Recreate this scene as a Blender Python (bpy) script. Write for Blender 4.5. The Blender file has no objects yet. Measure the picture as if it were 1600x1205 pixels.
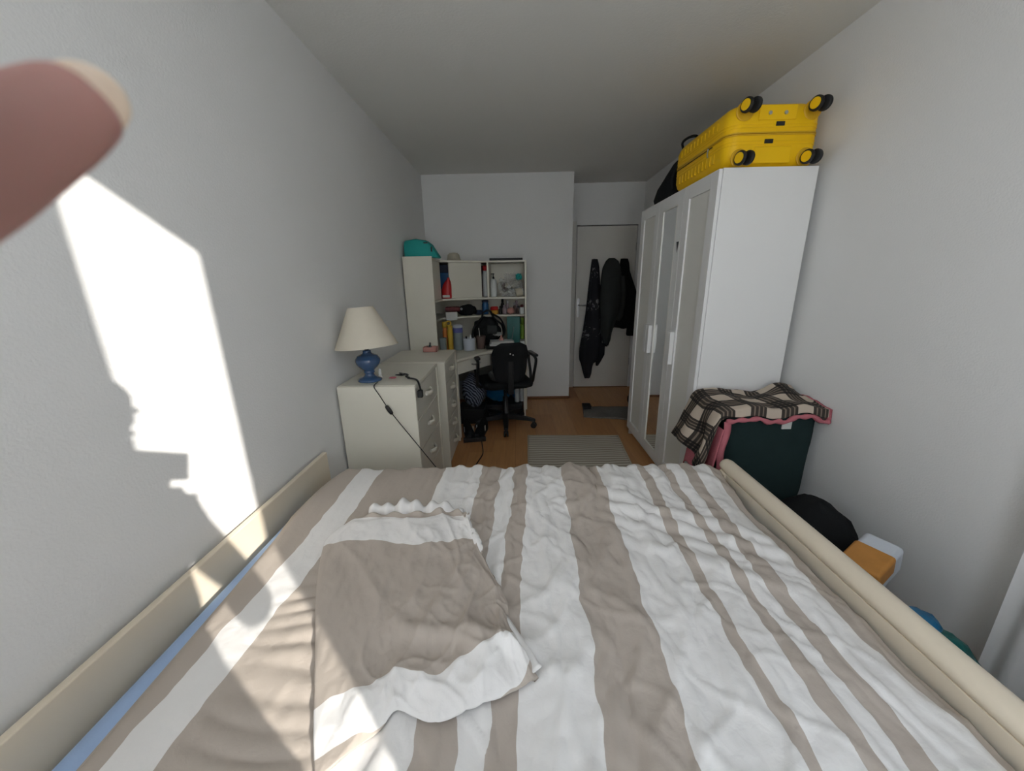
import bpy, bmesh, math, random
from mathutils import Vector, Matrix, noise
random.seed(7)
scene = bpy.context.scene
COL = scene.collection

# ------------------------------------------------------------------ camera
FPX, PITCH, ROLL, YAW = 580.0, math.radians(15.6056), math.radians(1.0), 0.01522
CAM = Vector((0, 0, 1.377))
def _cam_axes():
    cP, sP, cR, sR = math.cos(PITCH), math.sin(PITCH), math.cos(ROLL), math.sin(ROLL)
    r = Vector((cR, -sR * sP, -sR * cP)); u = Vector((sR, cR * sP, cR * cP)); f = Vector((0, cP, -sP))
    q = Matrix.Rotation(YAW, 3, 'Z')
    return q @ r, q @ u, q @ f
CR, CU, CF = _cam_axes()
cam_d = bpy.data.cameras.new('camera')
cam_d.sensor_width = 36.0
cam_d.lens = 36.0 * FPX / 1600.0
cam_d.clip_start = 0.004
cam_d.dof.use_dof = True
cam_d.dof.focus_distance = 1.9
cam_d.dof.aperture_fstop = 9.0
cam = bpy.data.objects.new('camera', cam_d)
m = Matrix((CR, CU, -CF)).transposed().to_4x4()
m.translation = CAM
cam.matrix_world = m
COL.objects.link(cam)
scene.camera = cam
def ray(u, v):
    return CF + CR * ((u - 800) / FPX) + CU * (-(v - 602.5) / FPX)
def atY(u, v, Y):
    d = ray(u, v); return CAM + d * (Y / d.y)
def atX(u, v, X):
    d = ray(u, v); return CAM + d * (X / d.x)
def atZ(u, v, Z):
    d = ray(u, v); return CAM + d * ((Z - CAM.z) / d.z)
def camspace(x, y, z):
    return CAM + CR * x + CU * y - CF * z

# ------------------------------------------------------------------ light
SUN_DIR = Vector((-1.0, 1.0, -0.55)).normalized()
world = bpy.data.worlds.new('sky'); scene.world = world
world.use_nodes = True
wn = world.node_tree.nodes; wl = world.node_tree.links
wn.clear()
wtc = wn.new('ShaderNodeTexCoord'); wsp = wn.new('ShaderNodeSeparateXYZ'); wl.new(wtc.outputs['Generated'], wsp.inputs[0])
wrp = wn.new('ShaderNodeValToRGB'); wl.new(wsp.outputs[2], wrp.inputs[0])      # even clear sky: pale at the horizon, bluer overhead
wrp.color_ramp.elements[0].color = (.93, .97, 1.0, 1); wrp.color_ramp.elements[1].color = (.72, .84, 1.0, 1)
bg = wn.new('ShaderNodeBackground'); bg.inputs['Strength'].default_value = 5.0
wo = wn.new('ShaderNodeOutputWorld')
wl.new(wrp.outputs[0], bg.inputs[0]); wl.new(bg.outputs[0], wo.inputs[0])
sun_d = bpy.data.lights.new('sun', 'SUN'); sun_d.energy = 6.3; sun_d.angle = math.radians(0.6)
sun_d.color = (1.0, 0.95, 0.88)
sun = bpy.data.objects.new('sun', sun_d); COL.objects.link(sun)
sun.rotation_euler = SUN_DIR.to_track_quat('-Z', 'Y').to_euler()
vs = scene.view_settings
vs.view_transform = 'Standard'; vs.look = 'None'; vs.gamma = 1.0; vs.use_curve_mapping = False
vs.exposure = 0.08
scene.cycles.max_bounces = 9
scene.cycles.diffuse_bounces = 5
scene.cycles.sample_clamp_indirect = 8.0

# ------------------------------------------------------------------ materials
def nodes_of(name):
    mt = bpy.data.materials.new(name); mt.use_nodes = True
    return mt, mt.node_tree.nodes, mt.node_tree.links, mt.node_tree.nodes['Principled BSDF']
def mat(name, col, rough=.6, var=.06, scale=6.0, bump=0.0, bscale=80.0, metal=0.0, spec=.4, coat=0.0, stretch=None, sheen=0.0):
    mt, n, l, p = nodes_of(name)
    tc = n.new('ShaderNodeTexCoord'); mp = n.new('ShaderNodeMapping')
    l.new(tc.outputs['Object'], mp.inputs[0])
    if stretch: mp.inputs['Scale'].default_value = stretch
    nz = n.new('ShaderNodeTexNoise'); nz.inputs['Scale'].default_value = scale; nz.inputs['Detail'].default_value = 4
    l.new(mp.outputs[0], nz.inputs['Vector'])
    mix = n.new('ShaderNodeMix'); mix.data_type = 'RGBA'
    a = [max(0, c * (1 - var)) for c in col]; b = [min(1, c * (1 + var)) for c in col]
    mix.inputs[6].default_value = (*a, 1); mix.inputs[7].default_value = (*b, 1)
    l.new(nz.outputs[0], mix.inputs[0]); l.new(mix.outputs[2], p.inputs['Base Color'])
    p.inputs['Roughness'].default_value = rough; p.inputs['Metallic'].default_value = metal
    p.inputs['Specular IOR Level'].default_value = spec; p.inputs['Coat Weight'].default_value = coat
    if sheen: p.inputs['Sheen Weight'].default_value = sheen
    if bump:
        nb = n.new('ShaderNodeTexNoise'); nb.inputs['Scale'].default_value = bscale; nb.inputs['Detail'].default_value = 5
        l.new(mp.outputs[0], nb.inputs['Vector'])
        bp = n.new('ShaderNodeBump'); bp.inputs['Strength'].default_value = bump; bp.inputs['Distance'].default_value = .01
        l.new(nb.outputs[0], bp.inputs['Height']); l.new(bp.outputs[0], p.inputs['Normal'])
    return mt
def stripes_mat(name, axis, bounds, ca, cb, lo, hi, bump=.12):
    """constant-colour bands along one UV axis: ca inside the (start, end) pairs, cb elsewhere"""
    mt, n, l, p = nodes_of(name)
    tc = n.new('ShaderNodeTexCoord'); sp = n.new('ShaderNodeSeparateXYZ'); l.new(tc.outputs['UV'], sp.inputs[0])
    mr = n.new('ShaderNodeMapRange'); mr.inputs[1].default_value = lo; mr.inputs[2].default_value = hi
    l.new(sp.outputs[axis], mr.inputs[0])
    rp = n.new('ShaderNodeValToRGB'); cr = rp.color_ramp; cr.interpolation = 'CONSTANT'
    cr.elements[0].position = 0; cr.elements[0].color = (*cb, 1)
    cr.elements.remove(cr.elements[1])
    for a, b in bounds:
        e = cr.elements.new((a - lo) / (hi - lo)); e.color = (*ca, 1)
        e = cr.elements.new((b - lo) / (hi - lo)); e.color = (*cb, 1)
    l.new(mr.outputs[0], rp.inputs[0])
    nz = n.new('ShaderNodeTexNoise'); nz.inputs['Scale'].default_value = 5; nz.inputs['Detail'].default_value = 3
    l.new(tc.outputs['Object'], nz.inputs['Vector'])
    hs = n.new('ShaderNodeHueSaturation'); mv = n.new('ShaderNodeMapRange')
    mv.inputs[3].default_value = .95; mv.inputs[4].default_value = 1.05
    l.new(nz.outputs[0], mv.inputs[0]); l.new(mv.outputs[0], hs.inputs['Value'])
    l.new(rp.outputs[0], hs.inputs['Color']); l.new(hs.outputs[0], p.inputs['Base Color'])
    nb = n.new('ShaderNodeTexNoise'); nb.inputs['Scale'].default_value = 45; nb.inputs['Detail'].default_value = 6; nb.inputs['Distortion'].default_value = .6
    l.new(tc.outputs['Object'], nb.inputs['Vector'])
    bp = n.new('ShaderNodeBump'); bp.inputs['Strength'].default_value = bump; bp.inputs['Distance'].default_value = .012
    l.new(nb.outputs[0], bp.inputs['Height']); l.new(bp.outputs[0], p.inputs['Normal'])
    p.inputs['Roughness'].default_value = .85; p.inputs['Specular IOR Level'].default_value = .2
    return mt
def translucent_mat(name, col, t=.5, alpha=1.0):
    mt, n, l, p = nodes_of(name)
    tc = n.new('ShaderNodeTexCoord'); nz = n.new('ShaderNodeTexNoise'); nz.inputs['Scale'].default_value = 40
    l.new(tc.outputs['Object'], nz.inputs['Vector'])
    mx = n.new('ShaderNodeMix'); mx.data_type = 'RGBA'
    mx.inputs[6].default_value = (*[c * .96 for c in col], 1); mx.inputs[7].default_value = (*col, 1)
    l.new(nz.outputs[0], mx.inputs[0])
    d = n.new('ShaderNodeBsdfDiffuse'); tr = n.new('ShaderNodeBsdfTranslucent'); mi = n.new('ShaderNodeMixShader')
    l.new(mx.outputs[2], d.inputs[0]); l.new(mx.outputs[2], tr.inputs[0]); mi.inputs[0].default_value = t
    l.new(d.outputs[0], mi.inputs[1]); l.new(tr.outputs[0], mi.inputs[2])
    out = n['Material Output']
    if alpha < 1:
        ts = n.new('ShaderNodeBsdfTransparent'); m2 = n.new('ShaderNodeMixShader'); m2.inputs[0].default_value = alpha
        l.new(ts.outputs[0], m2.inputs[1]); l.new(mi.outputs[0], m2.inputs[2]); l.new(m2.outputs[0], out.inputs[0])
    else:
        l.new(mi.outputs[0], out.inputs[0])
    n.remove(p)
    return mt
def plastic_film(name, col, alpha=.35):
    mt, n, l, p = nodes_of(name)
    tc = n.new('ShaderNodeTexCoord'); nz = n.new('ShaderNodeTexNoise'); nz.inputs['Scale'].default_value = 30
    l.new(tc.outputs['Object'], nz.inputs['Vector'])
    mr = n.new('ShaderNodeMapRange'); mr.inputs[3].default_value = alpha * .6; mr.inputs[4].default_value = alpha * 1.4
    l.new(nz.outputs[0], mr.inputs[0]); l.new(mr.outputs[0], p.inputs['Alpha'])
    p.inputs['Base Color'].default_value = (*col, 1); p.inputs['Roughness'].default_value = .15
    return mt
def plaid_mat(name):
    mt, n, l, p = nodes_of(name)
    tc = n.new('ShaderNodeTexCoord'); sp = n.new('ShaderNodeSeparateXYZ'); l.new(tc.outputs['UV'], sp.inputs[0])
    facs = []
    for ax in (0, 1):
        ml = n.new('ShaderNodeMath'); ml.operation = 'MULTIPLY'; ml.inputs[1].default_value = 1 / .145
        fr = n.new('ShaderNodeMath'); fr.operation = 'FRACT'
        l.new(sp.outputs[ax], ml.inputs[0]); l.new(ml.outputs[0], fr.inputs[0])
        rp = n.new('ShaderNodeValToRGB'); cr = rp.color_ramp; cr.interpolation = 'CONSTANT'
        st = [(0, 0), (.46, .9), (.56, .25), (.61, .9), (.70, .25), (.75, .9), (.84, .25), (.88, .9), (.97, 0)]
        cr.elements[0].position = 0; cr.elements[0].color = (0, 0, 0, 1); cr.elements.remove(cr.elements[1])
        for a, v in st[1:]:
            e = cr.elements.new(a); e.color = (v, v, v, 1)
        l.new(fr.outputs[0], rp.inputs[0]); facs.append(rp)
    ad = n.new('ShaderNodeMath'); ad.operation = 'ADD'; l.new(facs[0].outputs[0], ad.inputs[0]); l.new(facs[1].outputs[0], ad.inputs[1])
    rp = n.new('ShaderNodeValToRGB'); cr = rp.color_ramp
    cr.elements[0].position = 0; cr.elements[0].color = (.56, .47, .38, 1)
    cr.elements[1].position = 1; cr.elements[1].color = (.012, .010, .009, 1)
    e = cr.elements.new(.25 / 1.8); e.color = (.22, .17, .13, 1)
    e = cr.elements.new(.5); e.color = (.045, .036, .030, 1)
    hf = n.new('ShaderNodeMath'); hf.operation = 'MULTIPLY'; hf.inputs[1].default_value = .5555; l.new(ad.outputs[0], hf.inputs[0])
    l.new(hf.outputs[0], rp.inputs[0]); l.new(rp.outputs[0], p.inputs['Base Color'])
    nb = n.new('ShaderNodeTexNoise'); nb.inputs['Scale'].default_value = 160; l.new(tc.outputs['Object'], nb.inputs['Vector'])
    bp = n.new('ShaderNodeBump'); bp.inputs['Strength'].default_value = .3; bp.inputs['Distance'].default_value = .004
    l.new(nb.outputs[0], bp.inputs['Height']); l.new(bp.outputs[0], p.inputs['Normal'])
    p.inputs['Roughness'].default_value = .95
    return mt

WHITE = (.80, .80, .79)
MAT = {}
MAT['wall'] = mat('plaster_wall', (.80, .80, .79), .9, .02, 3, bump=.12, bscale=150, spec=.2)
MAT['ceiling'] = mat('painted_ceiling', (.76, .755, .72), .9, .02, 2, bump=.1, bscale=90, spec=.2)
MAT['plank'] = mat('oak_laminate', (.50, .255, .105), .42, .22, 5, bump=.06, bscale=60, stretch=(9, .7, 1), spec=.45)
MAT['plank_dark'] = mat('oak_laminate_dark', (.45, .22, .088), .42, .22, 5, bump=.06, bscale=60, stretch=(9, .7, 1), spec=.45)
MAT['joint'] = mat('floor_joint', (.08, .04, .02), .8)
MAT['skirting'] = mat('wood_skirting', (.22, .10, .045), .5, .15, 8, stretch=(1, 1, 6))
MAT['door'] = mat('door_paint', (.70, .68, .63), .5, .03)
MAT['gap'] = mat('painted_gap_shade', (.03, .03, .03), .9)  # near-black standing in for the shade in the gaps round the door
MAT['steel'] = mat('brushed_steel', (.55, .55, .55), .3, .05, metal=1.0)
MAT['dark_metal'] = mat('dark_metal', (.07, .07, .07), .4, .05, metal=.7)
MAT['wardrobe'] = mat('wardrobe_foil', (.84, .84, .83), .35, .015, spec=.4)
MAT['wardrobe_panel'] = mat('wardrobe_panel', (.80, .79, .74), .4, .015)
MAT['mirror'] = mat('mirror_glass', (.86, .88, .88), .015, .0, metal=1.0)
MAT['cream'] = mat('cream_lacquer', (.74, .71, .61), .38, .03, 4, spec=.4)
MAT['cream_dark'] = mat('cream_lacquer_drawer', (.68, .66, .58), .4, .03, 4)
MAT['bedwood'] = mat('cream_bed_lacquer', (.78, .685, .54), .35, .04, 3, spec=.45)
MAT['taupe_white'] = stripes_mat('striped_cotton', 0, [(-1.4, -.785), (-.669, -.375), (-.213, -.139), (-.08, -.012), (.143, .311), (.483, .526), (.586, .627), (.678, .716), (.800, .890)],
                                 (.47, .412, .358), (.80, .785, .765), -1.5, 1.5)
MAT['pillow_cloth'] = stripes_mat('striped_pillow_cotton', 1, [(-.4, .03), (.19, .73), (.92, 1.2)], (.47, .412, .358), (.80, .785, .765), -.5, 1.5)
MAT['white_cotton'] = mat('white_cotton', (.80, .785, .765), .85, .04, 5, bump=.12, bscale=45, spec=.2)
MAT['sheet'] = mat('blue_sheet', (.40, .55, .82), .85, .05, 5, bump=.1, bscale=40, spec=.2)
MAT['rug'] = None
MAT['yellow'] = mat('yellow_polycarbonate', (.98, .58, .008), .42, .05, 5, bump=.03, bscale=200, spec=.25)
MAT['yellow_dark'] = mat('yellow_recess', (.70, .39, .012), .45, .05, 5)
MAT['black_rubber'] = mat('black_rubber', (.014, .014, .015), .55, .2)
MAT['black_cloth'] = mat('black_cloth', (.012, .013, .014), .9, .3, 12, bump=.2, bscale=90, spec=.15)
MAT['black_plastic'] = mat('black_plastic', (.013, .013, .014), .4, .2)
MAT['grey_cloth'] = mat('charcoal_cloth', (.040, .044, .044), .95, .2, 12, bump=.2, bscale=120, spec=.1)
MAT['hamper'] = mat('dark_green_canvas', (.018, .034, .034), .92, .2, 10, bump=.25, bscale=40, spec=.15)
MAT['plaid'] = plaid_mat('plaid_wool')
MAT['pink'] = mat('pink_fleece', (.50, .16, .19), .95, .1, 20, bump=.3, bscale=160, spec=.1)
MAT['lamp_blue'] = mat('blue_glazed_ceramic', (.035, .085, .19), .14, .12, 6, spec=.6, coat=.5)
MAT['shade'] = translucent_mat('cream_lamp_shade', (.82, .76, .64), .22)
MAT['curtain'] = translucent_mat('white_sheer_curtain', (.92, .92, .92), .36)
MAT['teal'] = mat('teal_fabric', (.02, .33, .30), .75, .1, 10, bump=.1, bscale=60)
MAT['teal_plastic'] = mat('teal_plastic_bag', (.01, .12, .11), .4, .3, 14, bump=.2, bscale=20)
MAT['blue_plastic'] = mat('blue_plastic_bag', (.015, .16, .33), .35, .25, 12, bump=.3, bscale=18)
MAT['red'] = mat('red_plastic', (.50, .018, .020), .4, .1)
MAT['red_dark'] = mat('dark_red_card', (.10, .012, .014), .6, .1)
MAT['white_plastic'] = mat('white_plastic', (.66, .68, .67), .35, .04)
MAT['dark_blue'] = mat('dark_blue_cover', (.014, .024, .055), .55, .15)
MAT['mid_blue'] = mat('blue_bottle', (.03, .12, .27), .25, .1)
MAT['yellow_card'] = mat('yellow_cardboard', (.56, .36, .04), .6, .08)
MAT['orange'] = mat('orange_plastic', (.62, .20, .04), .5, .08)
MAT['orange_yellow'] = mat('amber_jar', (.58, .30, .04), .4, .08)
MAT['mug'] = mat('pale_blue_grey_ceramic', (.50, .54, .60), .35, .05)
MAT['brown'] = mat('brown_ceramic', (.10, .065, .055), .5, .15)
MAT['purple'] = mat('violet_label', (.10, .11, .32), .5, .1)
MAT['can_green'] = mat('grey_green_label', (.20, .24, .24), .5, .1)
MAT['lilac'] = mat('lilac_plastic', (.34, .27, .30), .5, .1)
MAT['pink_box'] = mat('salmon_card', (.55, .26, .22), .7, .06)
MAT['paper'] = mat('paper', (.62, .62, .58), .8, .05, 20)
MAT['green'] = mat('lime_green', (.13, .22, .02), .5, .1)
MAT['film'] = plastic_film('clear_plastic_film', (.75, .76, .74), .26)
MAT['kraft'] = mat('orange_tissue_print', (.52, .23, .05), .6, .2, 25)
MAT['bag_white'] = mat('white_plastic_wrap', (.62, .66, .72), .35, .06, 10, bump=.3, bscale=25)
MAT['skin'] = mat('skin', (.47, .245, .21), .55, .12, 30, bump=.05, bscale=300)
MAT['skin'].node_tree.nodes['Principled BSDF'].inputs['Subsurface Weight'].default_value = .15
MAT['skin'].node_tree.nodes['Principled BSDF'].inputs['Subsurface Scale'].default_value = .004
MAT['nail'] = mat('finger_nail', (.80, .64, .48), .3, .05)
MAT['denim'] = mat('dark_denim', (.03, .045, .08), .9, .2, 30)
MAT['tshirt'] = mat('grey_cotton', (.16, .16, .17), .9, .1, 20)
MAT['hair'] = mat('dark_hair', (.02, .014, .010), .6, .3, 60, stretch=(1, 1, .1))
MAT['grey_rag'] = mat('grey_woven_rag', (.20, .19, .17), .95, .35, 26, bump=.4, bscale=70, stretch=(1, 3, 1))
MAT['cream_hat'] = mat('straw', (.50, .46, .36), .9, .12, 30, bump=.3, bscale=120)
MAT['frame'] = mat('white_window_frame', (.8, .8, .8), .4, .02)
mt, n, l, p = nodes_of('window_glass')
_tr = n.new('ShaderNodeBsdfTransparent'); _gl = n.new('ShaderNodeBsdfGlossy'); _gl.inputs['Roughness'].default_value = .02
_mx = n.new('ShaderNodeMixShader'); _mx.inputs[0].default_value = .06
l.new(_tr.outputs[0], _mx.inputs[1]); l.new(_gl.outputs[0], _mx.inputs[2]); l.new(_mx.outputs[0], n['Material Output'].inputs[0]); n.remove(p)
MAT['glass'] = mt
# rug: fine ribs across its width, from its own object coordinates
mt, n, l, p = nodes_of('ribbed_rug')
tc = n.new('ShaderNodeTexCoord'); wv = n.new('ShaderNodeTexWave'); wv.bands_direction = 'Y'; wv.inputs['Scale'].default_value = 8
wv.inputs['Distortion'].default_value = 2.5; wv.inputs['Detail'].default_value = 1; wv.inputs['Detail Scale'].default_value = .6
l.new(tc.outputs['Object'], wv.inputs[0])
rp = n.new('ShaderNodeValToRGB'); rp.color_ramp.elements[0].color = (.34, .30, .245, 1); rp.color_ramp.elements[1].color = (.60, .55, .465, 1)
rp.color_ramp.elements[0].position = .25; rp.color_ramp.elements[1].position = .7
l.new(wv.outputs[0], rp.inputs[0]); l.new(rp.outputs[0], p.inputs['Base Color']); p.inputs['Roughness'].default_value = .95
MAT['rug'] = mt
# zebra cloth
mt, n, l, p = nodes_of('zebra_cloth')
tc = n.new('ShaderNodeTexCoord'); wv = n.new('ShaderNodeTexWave'); wv.bands_direction = 'DIAGONAL'; wv.inputs['Scale'].default_value = 17
wv.inputs['Distortion'].default_value = 5; wv.inputs['Detail Scale'].default_value = .8
l.new(tc.outputs['Object'], wv.inputs[0])
rp = n.new('ShaderNodeValToRGB'); rp.color_ramp.interpolation = 'CONSTANT'; rp.color_ramp.elements[0].color = (.02, .025, .045, 1); rp.color_ramp.elements[1].color = (.24, .28, .36, 1)
rp.color_ramp.elements[1].position = .62
l.new(wv.outputs[0], rp.inputs[0]); l.new(rp.outputs[0], p.inputs['Base Color']); p.inputs['Roughness'].default_value = .9
MAT['zebra'] = mt
# printed black cloth
mt, n, l, p = nodes_of('printed_black_cloth')
tc = n.new('ShaderNodeTexCoord'); vo = n.new('ShaderNodeTexNoise'); vo.inputs['Scale'].default_value = 16; vo.inputs['Detail'].default_value = 3; vo.inputs['Distortion'].default_value = 1.5
l.new(tc.outputs['Object'], vo.inputs['Vector'])
n2 = n.new('ShaderNodeTexNoise'); n2.inputs['Scale'].default_value = 3.6; l.new(tc.outputs['Object'], n2.inputs['Vector'])
mm = n.new('ShaderNodeMath'); mm.operation = 'MULTIPLY'; l.new(vo.outputs[0], mm.inputs[0]); l.new(n2.outputs[0], mm.inputs[1])
rp = n.new('ShaderNodeValToRGB'); rp.color_ramp.elements[0].color = (.009, .010, .015, 1); rp.color_ramp.elements[1].color = (.17, .17, .18, 1)
rp.color_ramp.elements[0].position = .335; rp.color_ramp.elements[1].position = .365
l.new(mm.outputs[0], rp.inputs[0]); l.new(rp.outputs[0], p.inputs['Base Color']); p.inputs['Roughness'].default_value = .9
MAT['printed'] = mt

# ------------------------------------------------------------------ mesh helpers
ORIGIN = {}
class MB:
    def __init__(s): s.v = []; s.f = []; s.uv = None; s.fm = None
    def add(s, v, f):
        b = len(s.v); s.v += [Vector(x) for x in v]; s.f += [[i + b for i in q] for q in f]; return s
    def box(s, lo, hi, mx=None):
        x0, y0, z0 = lo; x1, y1, z1 = hi
        v = [Vector(c) for c in ((x0, y0, z0), (x1, y0, z0), (x1, y1, z0), (x0, y1, z0), (x0, y0, z1), (x1, y0, z1), (x1, y1, z1), (x0, y1, z1))]
        if mx is not None: v = [mx @ c for c in v]
        return s.add(v, [(0, 3, 2, 1), (4, 5, 6, 7), (0, 1, 5, 4), (1, 2, 6, 5), (2, 3, 7, 6), (3, 0, 4, 7)])
    def rings(s, rs, cap=True, closed=False):
        n = len(rs[0]); v = [c for r in rs for c in r]; f = []
        k = len(rs)
        for i in range(k if closed else k - 1):
            a = i * n; b = ((i + 1) % k) * n
            for j in range(n): f.append((a + j, a + (j + 1) % n, b + (j + 1) % n, b + j))
        if cap and not closed:
            f.append(tuple(range(n))[::-1]); f.append(tuple((k - 1) * n + j for j in range(n)))
        return s.add(v, f)
    def tube(s, pts, r, n=8, cap=True):
        pts = [Vector(p) for p in pts]; rs = []
        rr = r if isinstance(r, (list, tuple)) else [r] * len(pts)
        t0 = (pts[1] - pts[0]).normalized()
        a = t0.orthogonal().normalized()
        for i, p in enumerate(pts):
            t = (pts[min(i + 1, len(pts) - 1)] - pts[max(i - 1, 0)]).normalized()
            a = (a - t * a.dot(t)).normalized(); b = t.cross(a)
            rs.append([p + (a * math.cos(2 * math.pi * j / n) + b * math.sin(2 * math.pi * j / n)) * rr[i] for j in range(n)])
        return s.rings(rs, cap)
    def lathe(s, prof, c=(0, 0, 0), n=24, mx=None, cap=True):
        c = Vector(c); rs = []
        for r, z in prof:
            ring = [Vector((r * math.cos(2 * math.pi * j / n), r * math.sin(2 * math.pi * j / n), z)) for j in range(n)]
            rs.append([(mx @ q if mx is not None else q) + c for q in ring])
        return s.rings(rs, cap)
    def prism(s, poly, z0, z1):
        n = len(poly)
        v = [Vector((x, y, z0)) for x, y in poly] + [Vector((x, y, z1)) for x, y in poly]
        f = [tuple(range(n))[::-1], tuple(range(n, 2 * n))] + [(i, (i + 1) % n, n + (i + 1) % n, n + i) for i in range(n)]
        return s.add(v, f)
    def grid(s, fn, nu, nv, uvfn=None):
        b = len(s.v); uv = []
        for j in range(nv + 1):
            for i in range(nu + 1):
                s.v.append(Vector(fn(i / nu, j / nv)))
                uv.append(uvfn(i / nu, j / nv) if uvfn else (i / nu, j / nv))
        for j in range(nv):
            for i in range(nu):
                a = b + j * (nu + 1) + i; s.f.append([a, a + 1, a + nu + 2, a + nu + 1])
        if b == 0: s.uv = uv
        return s
    def blob(s, c, r, nu=20, nv=14, amp=.12, fr=3.0, seed=0.0, zmin=None, mx=None):
        c = Vector(c); rs = []
        for j in range(nv + 1):
            th = math.pi * j / nv; ring = []
            for i in range(nu):
                ph = 2 * math.pi * i / nu
                d = Vector((math.sin(th) * math.cos(ph), math.sin(th) * math.sin(ph), -math.cos(th)))
                k = 1 + amp * noise.fractal(d * fr + Vector((seed, seed * 2, 0)), 1.0, 2.0, 3)
                q = Vector((d.x * r[0], d.y * r[1], d.z * r[2])) * k
                if mx is not None: q = mx @ q
                q = q + c
                if zmin is not None: q.z = max(q.z, zmin)
                ring.append(q)
            rs.append(ring)
        return s.rings(rs, False)
    def build(s, name, material, parent=None, smooth=False, bevel=0.0, origin=None, sub=0, seg=2):
        o = Vector(ORIGIN[parent.name]) if parent is not None else Vector(origin or (0, 0, 0))
        me = bpy.data.meshes.new(name)
        me.from_pydata([tuple(c - o) for c in s.v], [], s.f)
        if s.uv:
            ul = me.uv_layers.new(name='UVMap')
            for lp in me.loops:
                if lp.vertex_index < len(s.uv): ul.data[lp.index].uv = s.uv[lp.vertex_index]
        bm = bmesh.new(); bm.from_mesh(me); bmesh.ops.recalc_face_normals(bm, faces=bm.faces); bm.to_mesh(me); bm.free()
        ms = material if isinstance(material, (list, tuple)) else [material]
        for q in ms: me.materials.append(MAT[q] if isinstance(q, str) else q)
        if smooth:
            me.polygons.foreach_set('use_smooth', [True] * len(me.polygons))
        ob = bpy.data.objects.new(name, me); COL.objects.link(ob)
        ORIGIN[ob.name] = o
        if parent is not None: ob.parent = parent
        else: ob.location = o
        if bevel:
            bv = ob.modifiers.new('bevel', 'BEVEL'); bv.width = bevel; bv.segments = seg; bv.limit_method = 'ANGLE'; bv.angle_limit = math.radians(50)
            me.polygons.foreach_set('use_smooth', [True] * len(me.polygons))
            wnm = ob.modifiers.new('normals', 'WEIGHTED_NORMAL'); wnm.keep_sharp = True
        if sub:
            sb = ob.modifiers.new('subdivision', 'SUBSURF'); sb.levels = sub; sb.render_levels = sub
        return ob
def thing(name, loc, label, cat, group=None):
    o = bpy.data.objects.new(name, None); o.empty_display_size = .05; COL.objects.link(o); o.location = loc
    ORIGIN[o.name] = Vector(loc)
    return tag(o, label, cat, group)
def tag(o, label, cat, group=None):
    o['label'] = label; o['category'] = cat
    if group: o['group'] = group
    return o
def struct(o): o['kind'] = 'structure'; return o
def rotZ(a, c):
    c = Vector(c); return Matrix.Translation(c) @ Matrix.Rotation(a, 4, 'Z') @ Matrix.Translation(-c)
def catmull(pts, k=6):
    pts = [Vector(p) for p in pts]; out = []
    for i in range(len(pts) - 1):
        p0 = pts[max(i - 1, 0)]; p1 = pts[i]; p2 = pts[i + 1]; p3 = pts[min(i + 2, len(pts) - 1)]
        for j in range(k):
            t = j / k
            out.append(.5 * ((2 * p1) + (p2 - p0) * t + (2 * p0 - 5 * p1 + 4 * p2 - p3) * t * t + (3 * p1 - p0 - 3 * p2 + p3) * t ** 3))
    out.append(pts[-1]); return out
def lerp(a, b, t): return a + (b - a) * t
def interp(x, xs, ys):
    if x <= xs[0]: return ys[0]
    for i in range(len(xs) - 1):
        if x <= xs[i + 1]: return lerp(ys[i], ys[i + 1], (x - xs[i]) / (xs[i + 1] - xs[i]))
    return ys[-1]
def sstep(a, b, x):
    t = min(1, max(0, (x - a) / (b - a))); return t * t * (3 - 2 * t)

# ------------------------------------------------------------------ room shell
XL, XR, YB, YD, YW, ZC = -.985, 1.528, 4.33, 4.81, -.42, 2.473
fl = struct(MB().box((XL - .1, YW - .1, -.06), (XR + .1, YD + .15, -.004)).build('floor', 'joint'))
ORIGIN['floor'] = Vector((0, 0, 0))
PW = .192; nx = int((XR - XL) / PW) + 1; prnd = random.Random(3)
plank_me = {}
for i in range(nx):
    x0 = XL + i * PW; x1 = min(x0 + PW, XR + .02)
    y = YW - prnd.random() * 1.1; k = 0
    while y < YD + .1:
        y1 = y + 1.285; a = max(y, YW); b = min(y1, YD + .1)
        if b - a > .02:
            MB().box((x0 + .0006, a + .0006, -.004), (x1 - .0006, b - .0006, 0)).build('plank', 'plank' if prnd.random() < .6 else 'plank_dark', fl)
        y = y1
struct(MB().box((XL - .1, YW - .1, ZC), (XR + .1, YD + .15, ZC + .06)).build('ceiling', 'ceiling'))
struct(MB().box((XL - .1, YW - .1, 0), (XL, YB + .3, ZC)).build('wall_left', 'wall'))
struct(MB().box((XR, YW - .1, 0), (XR + .1, YD + .15, ZC)).build('wall_right', 'wall'))
struct(MB().box((XL, YB, 0), (.622, YD + .15, ZC)).build('wall_back', 'wall'))
# wall with the door
DX0, DX1, DZ = .745, 1.468, 2.012
w = MB(); w.box((.622, YD, 0), (DX0 - .004, YD + .12, ZC)); w.box((DX1 + .004, YD, 0), (XR, YD + .12, ZC)); w.box((DX0 - .004, YD, DZ + .004), (DX1 + .004, YD + .12, ZC))
struct(w.build('wall_door', 'wall'))
d1 = bpy.data.objects.new('door_1', None); COL.objects.link(d1); d1.location = (DX0, YD, 0); ORIGIN['door_1'] = Vector((DX0, YD, 0)); struct(d1)
MB().box((DX0 + .002, YD + .004, .006), (DX1, YD + .044, DZ - .008)).build('leaf', 'door', d1, bevel=.002)
MB().box((DX0 - .05, YD + .1205, 0), (DX1 + .04, YD + .135, DZ + .05)).build('light_block', 'gap', d1)  # added unseen backing: blocks sky light leaking past the leaf, coloured dark as shade
fr = MB(); fr.box((DX0 - .055, YD - .004, 0), (DX0 - .008, YD, DZ + .05))
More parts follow.
